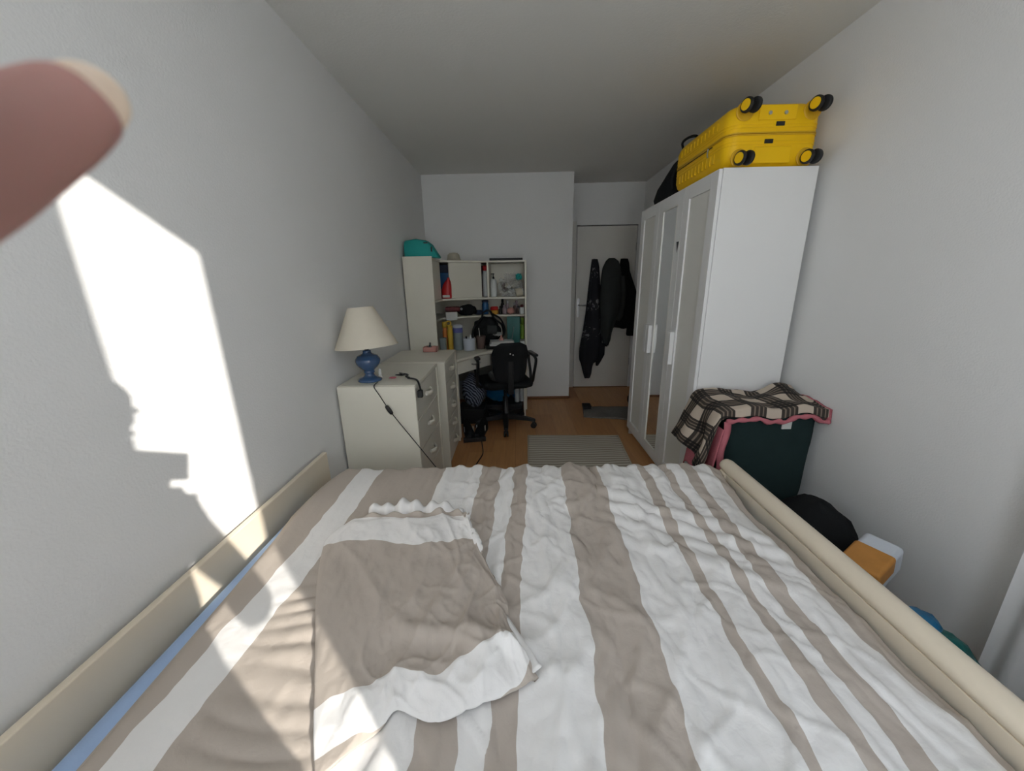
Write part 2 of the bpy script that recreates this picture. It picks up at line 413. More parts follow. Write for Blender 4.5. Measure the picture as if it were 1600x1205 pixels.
fr.build('frame', 'door', d1, bevel=.002)
hp = MB().box((DX0 + .022, YD - .004, .93), (DX0 + .055, YD + .004, 1.16)).build('handle_plate', 'steel', d1, bevel=.002)
MB().tube([(DX0 + .04, YD, 1.08), (DX0 + .04, YD - .05, 1.08), (DX0 + .05, YD - .055, 1.08), (DX0 + .15, YD - .055, 1.08)], .008, 8).build('handle', 'steel', hp, smooth=True)
for z in (.3, 1.72):
    MB().lathe([(.007, 0), (.007, .09)], (DX1 - .002, YD - .004, z), 8).build('hinge', 'steel', d1, smooth=True)
# wall with the window, behind the camera
WX0, WX1, WZ0, WZ1 = -.88, .705, .62, 2.41
w = MB(); w.box((XL, YW - .06, 0), (WX0, YW, ZC)); w.box((WX1, YW - .06, 0), (XR, YW, ZC)); w.box((WX0, YW - .06, 0), (WX1, YW, WZ0)); w.box((WX0, YW - .06, WZ1), (WX1, YW, ZC))
struct(w.build('wall_window', 'wall'))
w1 = bpy.data.objects.new('window_1', None); COL.objects.link(w1); w1.location = (WX0, YW, WZ0); ORIGIN['window_1'] = Vector((WX0, YW, WZ0)); struct(w1)
for (a, b) in ((WX0, WX0 + .05), (-.26, -.20)):
    MB().box((a, YW - .055, WZ0), (b, YW - .015, WZ1)).build('frame', 'frame', w1)
for (a, b) in ((WZ0, WZ0 + .05), (WZ1 - .05, WZ1)):
    MB().box((WX0 + .05, YW - .055, a), (-.26, YW - .015, b)).build('frame', 'frame', w1)
MB().box((WX0 + .05, YW - .037, WZ0 + .05), (-.26, YW - .033, WZ1 - .05)).build('pane', 'glass', w1)
MB().box((WX0 - .03, YW, WZ0 - .03), (WX1 + .03, YW + .05, WZ0 - .002)).build('sill', 'frame', w1)
# skirtings
struct(MB().box((.105, YB - .014, 0), (.622, YB - .001, .028)).build('baseboard_back', 'skirting', bevel=.005))
struct(MB().box((.624, YB, 0), (.636, YD, .028)).build('baseboard_return', 'skirting', bevel=.005))
struct(MB().box((XL + .001, YW, 0), (XL + .013, 3.1, .028)).build('baseboard_left', 'skirting', bevel=.005))
struct(MB().box((XR - .013, YW, 0), (XR - .001, YD, .028)).build('baseboard_right', 'skirting', bevel=.005))
struct(MB().box((DX0, YD - .03, -.001), (DX1, YD + .02, .006)).build('trim_1', 'skirting', bevel=.003))

# ------------------------------------------------------------------ bed
bed = thing('bed_frame', (0, .6, 0), 'cream lacquered double bed frame with rounded side rail in the foreground', 'bed')
BY0, BY1 = -.40, 1.60
def rail_tube(x, z, r, y0, y1):
    rs = []; n = 20
    prof = [(y0 - .0, .55), (y0 + .008, .85), (y0 + .025, 1), (y1 - .03, 1), (y1 - .012, .88), (y1 - .003, .6), (y1, .25)]
    for y, k in prof:
        rs.append([Vector((x + r * k * math.cos(2 * math.pi * j / n), y, z + r * .92 * k * math.sin(2 * math.pi * j / n))) for j in range(n)])
    return MB().rings(rs)
MB().box((-.966, BY0, .24), (-.944, 1.665, .585)).build('side_board', 'bedwood', bed, bevel=.004)
rail_tube(.938, .566, .032, BY0, 1.545).build('side_rail', 'bedwood', bed, smooth=True)
MB().box((.912, BY0, .24), (.934, 1.53, .545)).build('side_board', 'bedwood', bed, bevel=.003)
MB().box((.905, 1.475, .0), (.955, 1.525, .545)).build('post', 'bedwood', bed, bevel=.006)
MB().box((-.944, 1.525, .2), (.905, 1.55, .40)).build('foot_board', 'bedwood', bed, bevel=.004)
MB().box((-.966, 1.60, 0), (-.92, 1.66, .24)).build('leg', 'bedwood', bed, bevel=.004)
for x in (-.966, .905):
    MB().box((x, BY0, 0), (x + .05, BY0 + .05, .24)).build('leg', 'bedwood', bed, bevel=.004)
MB().box((-.944, BY0, .2), (.905, BY0 + .025, .6)).build('head_board', 'bedwood', bed, bevel=.004)
for i in range(10):
    y = BY0 + .12 + i * .18
    MB().box((-.944, y, .27), (.912, y + .07, .29)).build('slat', 'bedwood', bed)
mtr = thing('mattress', (0, .6, .29), 'mattress in a pale blue fitted sheet showing along the left bed board', 'mattress')
def mattress_mesh():
    rs = []
    for z, k in ((.292, .02), (.30, .004), (.32, 0), (.44, 0), (.468, .006), (.482, .02), (.486, .05)):
        x0, x1, y0, y1 = -.93 + k, .90 - k, -.37 + k, 1.52 - k; c = .06
        ring = []
        for (cx, cy, a0) in ((x1 - c, y1 - c, 0), (x0 + c, y1 - c, 90), (x0 + c, y0 + c, 180), (x1 - c, y0 + c, 270)):
            for j in range(6):
                a = math.radians(a0 + j * 18); ring.append(Vector((cx + c * math.cos(a), cy + c * math.sin(a), z)))
        rs.append(ring)
    return MB().rings(rs)
mattress_mesh().build('fitted_sheet', 'sheet', mtr, smooth=True)

# duvet ------------------------------------------------------------
def fnoise(x, y, sx, sy, seed, o=3):
    return noise.fractal(Vector((x * sx + seed, y * sy - seed * .7, seed * .31)), 1.0, 2.0, o)
def ridge(x, y, sx, sy, seed):
    a = noise.noise(Vector((x * sx + seed, y * sy + seed * 1.3, seed)))
    return (1 - abs(a) * 2.2)
def duvet_edge_left(y):       # the left hem runs at a slant: blue sheet shows beside it
    return interp(y, [-.4, .46, .9, 1.25, 1.45, 1.6], [-.84, -.842, -.862, -.885, -.86, -.80])
def duvet_edge_right(y):
    return interp(y, [-.4, .46, .8, 1.15, 1.25, 1.5, 1.6], [.89, .895, .895, .885, .875, .90, .90])
def crease(x, y, sx, sy, seed, p=5.0):
    wx = x + .035 * noise.noise(Vector((x * 5, y * 5, seed))); wy = y + .035 * noise.noise(Vector((x * 5 + 9, y * 5, seed)))
    return max(0, 1 - 1.6 * abs(noise.noise(Vector((wx * sx + seed, wy * sy + seed * 1.3, seed))))) ** p
def duvet_z(x, y, ripple=1.0):
    z = .517 + .008 * fnoise(x, y, 1.5, 1.3, 3.1, 2)
    z += .010 * math.exp(-((x - .1) / .6) ** 2)
    foot = sstep(1.05, 1.5, y); right = sstep(-.42, -.15, x)
    z += .02 * foot
    # long soft folds running from foot to head
    wx = x + .03 * fnoise(x, y, 2, 2.2, 9.2, 2)
    z += (.003 + .008 * right + .006 * foot) * fnoise(wx, y, 10, 1.7, 5.5, 3)
    # gathers at the foot end
    z += .007 * sstep(1.12, 1.5, y) * math.sin(x * 95 + 3 * noise.noise(Vector((x * 5, y * 2, 0)))) * (.5 + .5 * noise.noise(Vector((x * 6, 7, 0)))) * sstep(-.45, -.3, x) * (1 - sstep(.55, .75, x))
    # crisp creases
    z += right * (.008 * crease(x, y, 9, 3.2, 2.2) + .006 * crease(x - .3 * y, y, 11, 5, 6.1) + .005 * crease(x + .5 * y, y, 7, 7, 11.3, 7))
    z += (.0012 + .0022 * right) * fnoise(x, y, 22, 15, 1.7, 3)
    # oblique pulls towards the right rail
    for yc, w_, k in ((1.28, .030, .014), (1.20, .026, .012), (1.12, .022, .008), (1.02, .030, .008)):
        d = (y - yc) + .58 * (x - .45) + .02 * noise.noise(Vector((x * 6, yc * 9, 0)))
        z += k * math.exp(-(d / w_) ** 2) * sstep(.22, .42, x) * (1 - sstep(.76, .89, x))
    # short ripples across the left side, left of the pillow
    lm = sstep(-.72, -.55, x) * (1 - sstep(-.42, -.36, x)) * (1 - sstep(1.0, 1.2, y))
    z += ripple * .0046 * lm * math.sin(y * 125 + 9 * noise.noise(Vector((x * 4, y * 3, 4))) + x * 14) * (.55 + .6 * noise.noise(Vector((x * 7, y * 9, 2))))
    # small creased hollow near the lower middle
    d = math.hypot((x - .22) / .05, (y - .62) / .13); z -= .012 * math.exp(-d * d)
    # fall towards the hems
    xl, xr = duvet_edge_left(y), duvet_edge_right(y)
    z -= .030 * (1 - sstep(0, .05, x - xl)) ** 2
    z -= .028 * (1 - sstep(0, .12, xr - x)) ** 2
    return max(z, .4905)
NU, NV = 320, 330
def duvet_fn(u, v):
    LEN = 2.05
    t = v * LEN; y = -.36 + t
    yf = 1.535
    yy = min(y, yf)
    xl, xr = duvet_edge_left(yy), duvet_edge_right(yy)
    x = lerp(xl, xr, u)
    z = duvet_z(x, yy)
    dx = .011 * fnoise(x, yy, 6, 8, 21.0, 3) * sstep(0, .05, min(u, 1 - u) + .001)
    if y > yf:                                   # over the foot end
        e = y - yf; r = .035
        a = min(e / r, math.pi / 2)
        zz = z - r * (1 - math.cos(a)) - max(0, e - r * math.pi / 2)
        y2 = yf + r * math.sin(a) + .006 * math.sin(x * 60)
        return (x + dx, y2, max(zz, .16))
    return (x + dx, y, z)
def duvet_uv(u, v):
    y = -.36 + v * 2.05; yy = min(y, 1.535)
    x = lerp(duvet_edge_left(yy), duvet_edge_right(yy), u)
    return (x - .042 * (yy - .46) - .06 * (1 - sstep(.40, .85, yy)) * sstep(.70, .86, x), y)
dv = thing('duvet', (0, .6, .49), 'rumpled duvet with taupe and white stripes covering the bed', 'duvet')
cv = MB().grid(duvet_fn, NU, NV, duvet_uv).build('cover', 'taupe_white', dv, smooth=True)
sd = cv.modifiers.new('thickness', 'SOLIDIFY'); sd.thickness = .012; sd.offset = 1.0

# crumpled pillow -----------------------------------------------------
def P(u, v, z=.575): return atZ(u, v, z)
pl_left = catmull([P(487, 1200), P(486, 1120), P(489, 1010), P(492, 900), P(505, 835), P(530, 812)], 8)
pl_top = catmull([P(530, 812), P(560, 799), P(610, 797), P(660, 797), P(705, 792), P(728, 806), P(731, 838)], 8)
pl_right = catmull([P(842, 1048), P(812, 1000), P(797, 960), P(792, 930), P(770, 890), P(748, 856), P(731, 838)], 8)
pl_bot = catmull([P(487, 1200), P(545, 1160), P(590, 1130), P(625, 1105), P(683, 1120), P(740, 1100), P(795, 1075), P(822, 1062), P(842, 1048)], 8)
def poly_at(pts, t):
    k = t * (len(pts) - 1); i = min(int(k), len(pts) - 2); return pts[i].lerp(pts[i + 1], k - i)
def coons(u, v):
    c = poly_at(pl_bot, u) * (1 - v) + poly_at(pl_top, u) * v + poly_at(pl_left, v) * (1 - u) + poly_at(pl_right, v) * u
    c -= pl_left[0] * (1 - u) * (1 - v) + pl_right[0] * u * (1 - v) + pl_top[0] * (1 - u) * v + pl_right[-1] * u * v
    return c
def pillow_h(u, v):
    e = min(1, 3.2 * u + .04) * min(1, 6 * (1 - u)) * min(1, 6 * v + .1) * min(1, 7 * (1 - v))
    e = max(0, e) ** .5
    h = .030 * e
    h += .010 * e * fnoise(u, v, 3.4, 3.0, 4.4, 3)
    h += .010 * e * ridge(u + .3 * v, v, 4, 3, 8.1) * (.3 + sstep(.45, 1, u) + (1 - sstep(.2, .45, v)))
    h += .014 * math.exp(-((v - .20 - .12 * math.sin(u * 4.2)) / .035) ** 2) * sstep(.3, .5, u)
    h += .012 * math.exp(-((v - .93) / .03) ** 2) * sstep(.1, .25, u) * (1 - sstep(.8, .95, u)) * (1 + .6 * math.sin(u * 55))
    h += .0030 * e * fnoise(u, v, 14, 12, 6.0, 3) + .007 * e * crease(u * .5, v * .5, 12, 6, 3.3) * sstep(.35, .7, u) + .006 * e * crease(u * .5 + v * .3, v * .5, 9, 9, 8.3)
    return h
def pillow_fn(u, v):
    c = coons(u, v)
    base = min(duvet_z(c.x, c.y, 0.0), .575) + .012
    return (c.x, c.y, base + .004 + pillow_h(u, v))
pw = thing('pillow', (-.25, .85, .53), 'flat crumpled pillow in a matching taupe and white case on the duvet', 'pillow')
pc = MB().grid(pillow_fn, 150, 150, lambda u, v: (u, v + .10 * math.sin(u * 3.0) - .05 + .02 * fnoise(u, v, 5, 4, 1.0))).build('pillow_case', 'pillow_cloth', pw, smooth=True)
sd = pc.modifiers.new('thickness', 'SOLIDIFY'); sd.thickness = .012; sd.offset = -1.0
def flap_fn(u, v):     # white hem of the case pushed up behind the pillow
    a = P(572, 797, .58); b = P(722, 800, .58); c = a.lerp(b, u)
    th = math.pi * v
    r = .022 * (1 + .25 * math.sin(u * 40) + .2 * math.sin(u * 17 + 1)) * math.sin(math.pi * min(1, max(0, u * .94 + .03))) ** .4
    return (c.x, c.y + .03 - math.cos(th) * r * 1.4, .552 + math.sin(th) * r * 2.0)
MB().grid(flap_fn, 60, 10).build('hem', 'white_cotton', pw, smooth=True)
def ear_fn(u, v):      # the case's loose corner
    a = P(792, 965, .56); b = P(846, 1046, .56); c = P(797, 1072, .56); d = P(770, 1040, .57)
    q = (a * (1 - u) + b * u) * (1 - v) + (d * (1 - u) + c * u) * v
    return (q.x, q.y, .562 + .012 * math.sin(u * 5 + 1) * math.sin(v * 3.1) + .008 * (1 - v))
er = MB().grid(ear_fn, 16, 12, None).build('corner', 'white_cotton', pw, smooth=True)
sd = er.modifiers.new('thickness', 'SOLIDIFY'); sd.thickness = .004

# ------------------------------------------------------------------ wardrobe
WX, WY0, WY1, WH = 1.008, 2.054, 3.226, 1.90
wd = thing('wardrobe', (1.25, 2.64, 0), 'white three-door wardrobe with a mirror in its middle door', 'wardrobe')
MB().box((WX + .02, WY0, .0), (WX + .484, WY0 + .018, WH)).build('side_panel', 'wardrobe', wd, bevel=.002)
MB().box((WX + .02, WY1 - .018, .0), (WX + .484, WY1, WH)).build('side_panel', 'wardrobe', wd, bevel=.002)
MB().box((WX + .02, WY0 + .018, WH - .018), (WX + .484, WY1 - .018, WH)).build('top_panel', 'wardrobe', wd, bevel=.002)
MB().box((WX + .02, WY0 + .018, .06), (WX + .484, WY1 - .018, .078)).build('bottom_panel', 'wardrobe', wd)
MB().box((WX + .472, WY0 + .018, .078), (WX + .480, WY1 - .018, WH - .018)).build('back_panel', 'wardrobe', wd)
MB().box((WX + .05, WY0 + .018, 0), (WX + .066, WY1 - .018, .06)).build('plinth', 'wardrobe', wd)
dw = (WY1 - WY0) / 3
for k in range(3):
    a = WY0 + k * dw + .0015; b = WY0 + (k + 1) * dw - .0015; z0, z1 = .07, WH - .004; s = .075
    dm = MB()
    dm.box((WX, a, z0), (WX + .018, a + s, z1)); dm.box((WX, b - s, z0), (WX + .018, b, z1))
    dm.box((WX, a + s, z0), (WX + .018, b - s, z0 + s)); dm.box((WX, a + s, z1 - s), (WX + .018, b - s, z1))
    if k != 1: dr = dm.build('door', 'wardrobe', wd, bevel=.0015)
    else: dr = dm.build('door', 'wardrobe', wd, bevel=.0015)
    if k == 1:
        MB().box((WX + .005, a + s + .001, z0 + s + .001), (WX + .010, b - s - .001, z1 - s - .001)).build('mirror', 'mirror', dr)
        fm = MB(); q = .006
        fm.box((WX - .001, a + s - .002, z0 + s), (WX + .006, a + s + q, z1 - s)); fm.box((WX - .001, b - s - q, z0 + s), (WX + .006, b - s + .002, z1 - s))
        fm.box((WX - .001, a + s, z0 + s - .002), (WX + .006, b - s, z0 + s + q)); fm.box((WX - .001, a + s, z1 - s - q), (WX + .006, b - s, z1 - s + .002))
        fm.build('mirror_frame', 'wardrobe_panel', dr)
    else:
        MB().box((WX + .009, a + s, z0 + s), (WX + .014, b - s, z1 - s)).build('panel', 'wardrobe_panel', dr)
    def handle(y0, y1):
        h = MB(); h.box((WX - .028, y0, .84), (WX - .0005, y1, 1.05))
        h.build('handle', 'wardrobe', dr, bevel=.002)
    if k == 0: handle(b - .062, b - .006)
    if k == 1: handle(b - .05, b - .002)
    if k == 2: handle(a + .002, a + .05)
tag(MB().add([(WX - .0012, 2.49, 1.60), (WX - .0012, 2.455, 1.60), (WX - .0012, 2.472, 1.535), (WX - .0002, 2.49, 1.60), (WX - .0002, 2.455, 1.60), (WX - .0002, 2.472, 1.535)],
             [(0, 1, 2), (5, 4, 3), (0, 3, 4, 1), (1, 4, 5, 2), (2, 5, 3, 0)]).build('sticker', 'black_plastic', origin=(WX, 2.47, 1.57)),
    'small black triangular sticker on the middle wardrobe door', 'sticker')

# ------------------------------------------------------------------ suitcase on the wardrobe
SX0, SX1, SY0, SY1, SZ0, SZ1 = 1.040, 1.488, 2.075, 2.715, 1.902, 2.186
sc_ = thing('suitcase', (1.26, 2.4, 1.90), 'yellow hard-shell suitcase lying on the wardrobe with wheels towards the camera', 'suitcase')
def shell(z0, z1, rtop, flip=False):
    rs = []; R = .06; n = 7
    levels = [(0, 0), (.55, 0), (.75, .008), (.9, .025), (.97, .042), (1.0, .062)]
    for t, k in levels:
        z = lerp(z0, z1, t); ring = []
        x0, x1, y0, y1 = SX0 + k, SX1 - k, SY0 + k * .7, SY1 - k * .7
        for (cx, cy, a0) in ((x1 - R, y1 - R, 0), (x0 + R, y1 - R, 90), (x0 + R, y0 + R, 180), (x1 - R, y0 + R, 270)):
            for j in range(n):
                a = math.radians(a0 + 90 * j / (n - 1)); ring.append(Vector((cx + R * math.cos(a), cy + R * math.sin(a), z)))
        rs.append(ring)
    return MB().rings(rs)
zm = (SZ0 + SZ1) / 2 + .005
lower = shell(zm - .006, SZ0, .06).build('lower_shell', 'yellow', sc_, smooth=True)
upper = shell(zm + .006, SZ1, .06).build('upper_shell', 'yellow', sc_, smooth=True)
for o_ in (lower, upper):
    mo = o_.modifiers.new('split', 'EDGE_SPLIT'); mo.split_angle = math.radians(60)
def band(z0, z1, d, name, mt_):
    rs = []; R = .06
    for z, k in ((z0, 0), (z0, d), (z1, d), (z1, 0)):
        ring = []
        x0, x1, y0, y1 = SX0 - k, SX1 + k, SY0 - k, SY1 + k; r = R + k
        for (cx, cy, a0) in ((x1 - r, y1 - r, 0), (x0 + r, y1 - r, 90), (x0 + r, y0 + r, 180), (x1 - r, y0 + r, 270)):
            for j in range(7):
                a = math.radians(a0 + 15 * j); ring.append(Vector((cx + r * math.cos(a), cy + r * math.sin(a), z)))
        rs.append(ring)
    return MB().rings(rs, cap=False).build(name, mt_, sc_)
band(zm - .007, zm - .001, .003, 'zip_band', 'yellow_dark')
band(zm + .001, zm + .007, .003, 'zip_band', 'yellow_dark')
for dz in (-.030, -.045, .028, .042): band(zm + dz - .0025, zm + dz + .0025, .0018, 'rib', 'yellow')
for i in range(11):
    y = SY0 + .115 + i * .042
    MB().box((SX0 - .0022, y, SZ0 + .05), (SX0 + .004, y + .018, zm - .052)).build('rib', 'yellow', sc_, bevel=.001)
    MB().box((SX0 - .0022, y, zm + .052), (SX0 + .004, y + .018, SZ1 - .05)).build('rib', 'yellow', sc_, bevel=.001)
# recessed frames and studs on the wheel side
for z0, z1 in ((SZ0 + .018, zm - .056), (zm + .056, SZ1 - .018)):
    MB().box((SX0 + .135, SY0 - .004, z0), (SX1 - .135, SY0 + .004, z1)).build('base_plate', 'yellow', sc_, bevel=.003)
for x in (1.225, 1.300):
    MB().lathe([(.0085, 0), (.0085, .004)], (x, SY0 - .004, zm + .085), 12, Matrix.Rotation(math.radians(90), 3, 'X')).build('stud', 'steel', sc_)
for x, z in ((1.282, zm + .040), (1.238, zm - .034)):
    MB().box((x - .020, SY0 - .006, z - .009), (x + .020, SY0 - .001, z + .009)).build('latch', 'black_plastic', sc_, bevel=.001)
MB().tube(catmull([(SX0 - .004, 2.26, zm - .006), (SX0 - .006, 2.26, zm - .03), (SX0 - .005, 2.255, zm - .05)], 4), .004, 6).build('zip_pull', 'steel', sc_, smooth=True)
MB().tube([(SX0 - .003, 2.22, zm - .012), (SX0 - .003, 2.66, zm - .012)], .0022, 6).build('zip_slit', 'black_plastic', sc_)
for x in (SX0 + .068, SX1 - .060):
    for z, s in ((SZ0 + .036, -1), (SZ1 - .036, 1)):
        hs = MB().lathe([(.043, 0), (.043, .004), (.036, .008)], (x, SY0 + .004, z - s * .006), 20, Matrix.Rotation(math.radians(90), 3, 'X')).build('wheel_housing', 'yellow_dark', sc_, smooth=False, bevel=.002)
        fk = MB().box((x - .006, SY0 - .048, z - .010), (x + .006, SY0 - .006, z + .010)).build('wheel_fork', 'yellow_dark', sc_, bevel=.003)
        yw = SY0 - .044; zw = z + s * .004
        for dx in (-.019, .019):
            rm = Matrix.Rotation(math.radians(90), 3, 'Y') @ Matrix.Identity(3)
            rz = Matrix.Rotation(math.radians(22), 3, 'Z')
            wh = MB().lathe([(.024, -.009), (.029, -.008), (.032, -.005), (.032, .005), (.029, .008), (.024, .009)], (x + dx, yw, zw), 22, rz @ rm).build('wheel', 'black_rubber', sc_, smooth=True)
            if dx < 0: MB().lathe([(.0235, -.0102), (.0235, .0)], (x + dx, yw, zw), 20, rz @ rm).build('hub', 'yellow', wh)

# backpack behind it
bp_ = thing('backpack', (1.2, 2.9, 1.9), 'black backpack slumped on the wardrobe behind the yellow suitcase', 'backpack')
def bp_body():
    rs = []
    for z, x0, x1, y0, y1 in ((1.902, 1.02, 1.42, 2.74, 3.08), (1.93, 1.012, 1.43, 2.728, 3.10), (2.0, 1.03, 1.43, 2.73, 3.08), (2.08, 1.07, 1.42, 2.735, 3.04), (2.15, 1.11, 1.39, 2.745, 3.0), (2.19, 1.15, 1.34, 2.765, 2.95), (2.20, 1.19, 1.30, 2.80, 2.91)):
        ring = []
        for j in range(24):
            a = 2 * math.pi * j / 24; c, s_ = math.cos(a), math.sin(a)
            ring.append(Vector(((x0 + x1) / 2 + (x1 - x0) / 2 * math.copysign(abs(c) ** .6, c) + .008 * noise.noise(Vector((a * 3, z * 12, 1))),
                                (y0 + y1) / 2 + (y1 - y0) / 2 * math.copysign(abs(s_) ** .6, s_), z)))
        rs.append(ring)
    return MB().rings(rs)
bp_body().build('body', 'black_cloth', bp_, smooth=True)
MB().tube(catmull([(1.13, 2.80, 2.185), (1.11, 2.80, 2.24), (1.16, 2.80, 2.275), (1.21, 2.80, 2.27), (1.23, 2.80, 2.19)], 6), .008, 8).build('grab_handle', 'black_cloth', bp_, smooth=True)
MB().tube(catmull([(1.05, 2.745, 1.95), (1.04, 2.735, 2.03), (1.09, 2.74, 2.12), (1.14, 2.75, 2.17)], 6), .012, 8).build('strap', 'black_cloth', bp_, smooth=True)

# ------------------------------------------------------------------ hamper and blanket
hm = thing('laundry_hamper', (1.25, 1.88, 0), 'dark green canvas laundry hamper between wardrobe and wall', 'hamper')
HX0, HX1, HY0, HY1, HZ = 1.035, 1.498, 1.725, 2.035, .745
def hamper_mesh():
    rs = []
    for i in range(13):
        t = i / 12; z = HZ * t; k = .012 * (1 - t); ring = []
        for j in range(40):
            a = 2 * math.pi * j / 40; c, s_ = math.cos(a), math.sin(a)
            bl = .010 * noise.noise(Vector((a * 2.2, z * 7, 3.3)))
            ring.append(Vector(((HX0 + HX1) / 2 + ((HX1 - HX0) / 2 - k + bl) * math.copysign(abs(c) ** .32, c),
                                (HY0 + HY1) / 2 + ((HY1 - HY0) / 2 - k * .5 + bl) * math.copysign(abs(s_) ** .32, s_), max(z, .004))))
        rs.append(ring)
    return MB().rings(rs)
hamper_mesh().build('bag', 'hamper', hm, smooth=True)
MB().box((1.30, HY0 - .006, .655), (1.345, HY0 - .001, .70)).build('care_tag', 'paper', hm)
bl_ = thing('blanket', (1.2, 1.88, .75), 'black and beige plaid blanket with pink fleece lining draped over the hamper', 'blanket')
NB = 90
def blanket_fn(u, v):
    # s: metres across from the wardrobe-side hang to the wall; t: from back to front
    s = -.36 + u * .86; t = v * .352
    zt = HZ + .022
    xe = HX0 + .0
    y = 2.040 - t
    if s < 0:
        e = -s; r = .05
        a = min(e / r, 1.35)
        x = xe - r * math.sin(a) - max(0, e - r * 1.35) * .25
        z = zt - r * (1 - math.cos(a)) - max(0, e - r * 1.35) * .95
        wob = sstep(.05, .25, e)
        x += -.020 * wob * math.sin(t * 22 + .6) + .012 * wob * math.sin(t * 41)
        y += -.035 * wob * (t / .4) + .015 * wob * math.sin(e * 18)
        z += .10 * wob * (1 - sstep(.05, .30, t)) * sstep(.1, .36, e) * .6
    else:
        x = xe + s; z = zt
    f = HY0 + .005
    if y < f:                                    # short fall at the front
        e = f - y; z -= e * .8 + .4 * e * math.sin(s * 9) ** 2; y = f - .012 - e * .15
    z += .012 * fnoise(x, y, 7, 8, 3.0, 3) + .007 * math.sin(x * 26 + y * 9)
    z += .050 * math.exp(-(((x - 1.43) / .06) ** 2 + ((y - 1.95) / .08) ** 2)) + .018 * math.exp(-(((y - 2.0) / .03) ** 2)) * sstep(-.1, .1, s)
    z -= .03 * math.exp(-(((x - 1.30) / .07) ** 2 + ((y - 2.0) / .06) ** 2))
    return (min(x, 1.512), min(y, 2.046), z)
fp = [Vector(blanket_fn(.40 + .58 * i / 40, 1.0)) + Vector((0, -.004, -.016 - .004 * math.sin(i * .9))) for i in range(41)]
MB().tube(fp, [.011 + .003 * math.sin(i * 1.3) for i in range(41)], 8).build('lining_edge', 'pink', bl_, smooth=True)
bk = MB().grid(blanket_fn, NB, 60, lambda u, v: (-.36 + u * .83 + .015 * math.sin(v * 5), v * .352 + .02 * math.sin(u * 6) + .20 * max(0, .42 - u))).build('cloth', ['plaid', 'pink'], bl_, smooth=True)
sd = bk.modifiers.new('lining', 'SOLIDIFY'); sd.thickness = .014; sd.offset = -1.0; sd.material_offset = 1; sd.material_offset_rim = 1
def lining_fn(u, v):      # pink side hanging lower beside the wardrobe
    t = u; e = v
    x = lerp(1.005, .955, e) - .015 * math.sin(t * 9) * e; y = lerp(1.99, 1.70, t) - .02 * e
    z = lerp(.66, .33 + .06 * math.sin(t * 7), e)
    return (x, y, z)
ln = MB().grid(lining_fn, 30, 16).build('lining', 'pink', bl_, smooth=True)
sd = ln.modifiers.new('thickness', 'SOLIDIFY'); sd.thickness = .006
def front_lining(u, v):
    x = lerp(1.005, 1.04, u); z = lerp(.70, .40, v)
    return (x - .02 * v + .006 * math.sin(v * 9), HY0 - .02 - .01 * math.sin(u * 3) - .01 * v, z)
ln = MB().grid(front_lining, 8, 16).build('lining', 'pink', bl_, smooth=True)
sd = ln.modifiers.new('thickness', 'SOLIDIFY'); sd.thickness = .008

# ------------------------------------------------------------------ things between bed and right wall
o_ = MB().blob((1.30, 1.43, .215), (.16, .20, .22), 26, 18, .10, 2.2, 1.0, .005).build('handbag', 'black_cloth', smooth=True, origin=(1.30, 1.42, 0))
tag(o_, 'bulging black bag on the floor between bed rail and wall', 'bag')
tb = thing('tissue_packet', (1.27, 1.12, .3), 'white wrapped packet with an orange label beside the bed rail', 'packet')
mx = Matrix.Translation((1.235, 1.10, .40)) @ Matrix.Rotation(math.radians(28), 4, 'Z') @ Matrix.Rotation(math.radians(-14), 4, 'Y')
MB().box((-.09, -.05, -.06), (.10, .06, .05), mx).build('wrapper', 'bag_white', tb, bevel=.018, seg=3)
MB().box((-.092, -.052, -.02), (.032, .062, .054), mx).build('label_band', 'kraft', tb, bevel=.012, seg=3)
tag(MB().box((1.08, 1.02, .0), (1.27, 1.20, .325)).build('cardboard_box', 'paper', origin=(1.26, 1.1, 0), bevel=.004), 'pale storage box standing on the floor under the orange-labelled packet', 'box')
o_ = MB().blob((1.25, .88, .15), (.14, .12, .18), 28, 18, .16, 2.6, 5.0, .005).build('shopping_bag', 'teal_plastic', smooth=True, origin=(1.30, .8, 0))
tag(o_, 'teal plastic shopping bag crumpled beside the bed rail', 'bag')
o_ = MB().blob((1.24, .93, .335), (.045, .05, .035), 18, 12, .2, 2.6, 7.0).build('plastic_pouch', 'blue_plastic', smooth=True, origin=(1.22, .93, .28))
tag(o_, 'small bright blue plastic pouch on top of the teal shopping bag', 'pouch')

# curtain by the right wall and sheer in front of the window
def curtain(path, z0, z1, amp, per, name, label, nseg):
    pts = catmull(path, 12)
    L = [0]
    for i in range(1, len(pts)): L.append(L[-1] + (pts[i] - pts[i - 1]).length)
    def fn(u, v):
        d = u * L[-1]; i = 0
        while i < len(L) - 2 and L[i + 1] < d: i += 1
        t = (d - L[i]) / max(1e-6, L[i + 1] - L[i]); p_ = pts[i].lerp(pts[i + 1], t); tg = (pts[i + 1] - pts[i]).normalized(); nn = Vector((-tg.y, tg.x, 0))
        k = amp * (math.sin(d / per * 2 * math.pi + .8 * math.sin(v * 2)) + .35 * math.sin(d / per * 5.1 + v))
        return tuple(p_ + nn * k + Vector((0, 0, lerp(z0, z1, v) - p_.z)))
    th = thing(name, (path[0][0], path[0][1], z0), label, 'curtain')
    MB().grid(fn, nseg, 14).build('sheer_cloth', 'curtain', th, smooth=True)
    MB().tube([Vector((q.x, q.y, z1 + .012)) for q in pts[::4]] + [Vector((pts[-1].x, pts[-1].y, z1 + .012))], .009, 8).build('track', 'frame', th, smooth=True)
